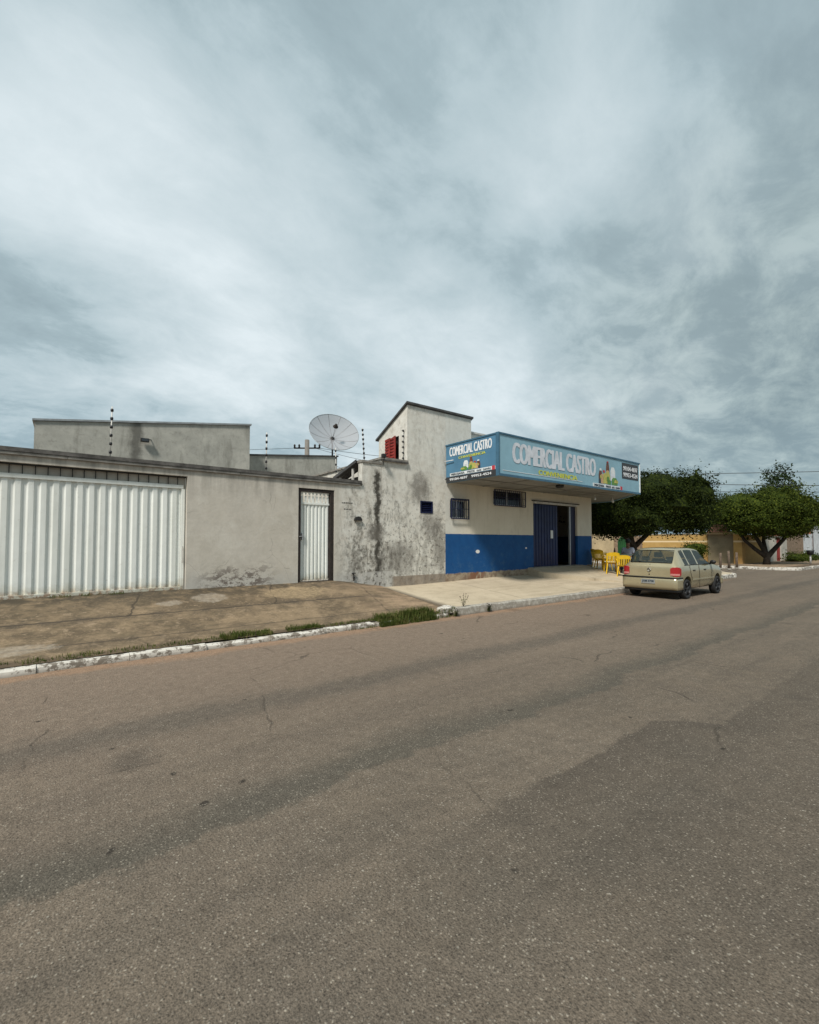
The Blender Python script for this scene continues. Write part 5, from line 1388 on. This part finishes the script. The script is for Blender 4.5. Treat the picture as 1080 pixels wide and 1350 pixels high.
# gateway porch with tiled cap
gp = thing('gateway', (36.2, 11.3, .1), 'shaded gateway with taupe garage door under a small clay-tile cap', 'gate')
MB().box(36.2, 36.3, 10.75, 12.33, .1, 2.15).build('garage_door', M['taupe'], gp)
MB().box(36.0, 36.5, 10.25, 10.73, .1, 2.15).build('pillar', M['mustard'], gp)
MB().box(35.95, 36.6, 10.2, 12.34, 2.152, 2.30).build('lintel', M['beige'], gp)
mb = MB(); mb.prism([(35.8,11.0,2.302),(36.8,11.0,2.302),(36.8,12.3,2.302),(35.8,12.3,2.302)], [(36.28,11.35,2.85),(36.32,11.35,2.85),(36.32,11.95,2.85),(36.28,11.95,2.85)]); mb.build('roof', M['tile'], gp)
w2 = thing('mustard_wall', (38, 10.3, .1), 'shaded mustard wall with pale stripe under the rounder tree', 'wall')
MB().box(36.52, 40.9, 10.25, 10.45, 0, 2.1).build('wall', M['mustard'], w2); MB().box(36.52, 40.9, 10.22, 10.48, 2.102, 2.15).build('coping', M['beige'], w2)
w3 = thing('white_wall', (42, 10.3, .1), 'off-white plastered wall between mustard wall and red gate', 'wall')
MB().box(40.92, 43.7, 10.2, 10.4, 0, 2.0).build('wall', M['offwhite'], w3); MB().box(40.92, 46.6, 10.15, 10.45, 2.002, 2.07).build('coping', M['coping_band'], w3); MB().box(44.9,46.6,10.2,10.4,0,2.0).build('pillar', M['offwhite'], w3)
rg = thing('red_gate', (44.3, 10.3, .1), 'narrow dark red metal gate in the off-white wall', 'gate')
mb = MB(); mb.box(43.72, 44.88, 10.28, 10.32, .15, 1.95)
for i in range(6): mb.box(43.78+i*.2, 43.81+i*.2, 10.25, 10.28, .17, 1.93)
mb.build('leaf', M['redgate'], rg); MB().box(43.8,43.85,10.2,10.25,.95,1.1).build('handle', M['dark'], rg)
bwk = thing('brick_wall', (49, 10.3, .1), 'raw brown brick garden wall behind low plants', 'wall')
MB().box(46.62, 51.8, 10.2, 10.4, 0, 2.3).build('wall', M['brickish'], bwk); MB().box(46.62,51.8,10.15,10.45,2.302,2.36).build('coping', M['coping_band'], bwk)
mg = thing('sheet_metal_gate', (53, 10.3, .1), 'pale grey corrugated sheet gate with one taller sheet', 'gate')
mb = MB(); corrugated(mb, 51.85, 55.2, 10.25, .12, 2.35, .25, .06); mb.build('leaf', M['metal_grey'], mg)
mb = MB(); corrugated(mb, 55.25, 59.5, 10.15, .12, 3.2, .25, .06); mb.build('tall_leaf', M['metal_grey'], mg)
mb = MB(); mb.box(55.15,55.23,10.2,10.3,.12,3.2); mb.box(51.85,55.1,10.32,10.36,2.2,2.28); mb.build('frame', M['galv'], mg)
oh = thing('orange_house', (64, 12, .1), 'low orange walled house at the right edge of the picture', 'house')
MB().box(59.6, 75, 10.3, 16, 0, 2.2).build('wall', M['orange'], oh)
mb = MB(); mb.prism([(59.3,10.0,2.25),(75.3,10.0,2.25),(75.3,16.3,2.25),(59.3,16.3,2.25)], [(59.3,13.1,3.4),(75.3,13.1,3.4),(75.3,13.2,3.4),(59.3,13.2,3.4)]); mb.build('roof', M['tile'], oh)
MB().box(62,63.1,10.26,10.3,.15,2.05).build('door', M['dark'], oh)
# waste basket on a post
p = Vector((39.3, 7.4, .15))
wb = thing('waste_basket', p, 'dark waste basket on a short white post beside the far kerb', 'bin')
MB().tube([p, p+Vector((0,0,.62))], .05, 8).build('post', M['rod'], wb)
MB().lathe(p+Vector((0,0,.62)), (0,0,1), [(.001,0),(.16,0),(.22,.30),(.20,.30),(.15,.03),(.001,.03)], 14).build('basket', M['dark'], wb)

# wooden posts on the corner
for (px, d, h, lean, lb) in ((949, 24.6, .86, .05, 'weathered wooden post nearest the car on the street corner'), (960.5, 24.0, .98, -.05, 'tallest dark wooden post, middle of three on the corner'), (970.5, 24.9, .88, .02, 'weathered wooden post nearest the corner tip, right of the other two')):
    q = at(px, 700, d); bz = .16; o = thing('wooden_post', (q.x, q.y, bz), lb, 'post', 'wooden posts on the corner')
    MB().tube([(q.x,q.y,bz-.05),(q.x+lean*.4,q.y,bz+h*.5),(q.x+lean,q.y,bz+h)], [.065,.06,.055], 8).build('shaft', M['wood_post'], o)
    MB().tube([(q.x,q.y,bz-.02),(q.x,q.y,bz+.04)], [.11,.08], 8).build('footing', M['kerb_bare'], o)

# ------------------------------------------------------------------ poles and overhead cables
pt = at(404, 579, 34)
up_ = thing('utility_pole', (pt.x, pt.y, 0), 'concrete utility pole top with crossarm beside the satellite dish', 'utility pole')
MB().tube([(pt.x,pt.y,0),(pt.x,pt.y,pt.z)], [.24,.17], 10).build('shaft', M['concrete_pole'], up_)
ca = at(404, 590, 34)
ar = MB().tube([ca-RT*1.0, ca+RT*1.0], .06, 6).build('crossarm', M['dark'], up_)
for k in (-.95,-.6,.6,.95): MB().lathe(ca+RT*k+Vector((0,0,.05)), (0,0,1), [(.001,0),(.09,0),(.06,.1),(.09,.14),(.05,.24),(.001,.25)], 8).build('insulator', M['rust'], ar).location
def cable(a, b, sag, label, group, r=.014, n_=14):
    a = Vector(a); b = Vector(b)
    pts = [a.lerp(b, i/n_)-Vector((0,0,sag*4*(i/n_)*(1-i/n_))) for i in range(n_+1)]
    tag(MB().tube(pts, r, 5).build('power_cable', M['wire']), label, 'cable', group)
G1 = 'cables running from the utility pole'
cable(ca-RT*.9, at(-140, 590, 34), .3, 'thin overhead cable leaving the utility pole to the left', G1, .016)
cable(ca+RT*.9, at(620, 607, 40), .25, 'uppermost cable from the utility pole towards the tower', G1, .018)
cable(ca+RT*.6, at(590, 625, 30), .2, 'middle cable from the utility pole passing behind the fence rods', G1, .014)
cable(ca+RT*.3+Vector((0,0,-.6)), at(560, 655, 26), .1, 'steepest and lowest cable falling from the utility pole behind the lean-to', G1, .014)
G2 = 'street cables over the far block'
cable(at(700, 626, 48), at(1330, 614, 40), .2, 'highest overhead cable above the street trees', G2, .03)
cable(at(700, 633, 48), at(1330, 640, 36), .2, 'overhead cable just above the crown of the round tree', G2, .03)
cable(at(700, 641, 48), at(1330, 646, 36), .35, 'lowest overhead cable touching the loose tall tree', G2, .022)
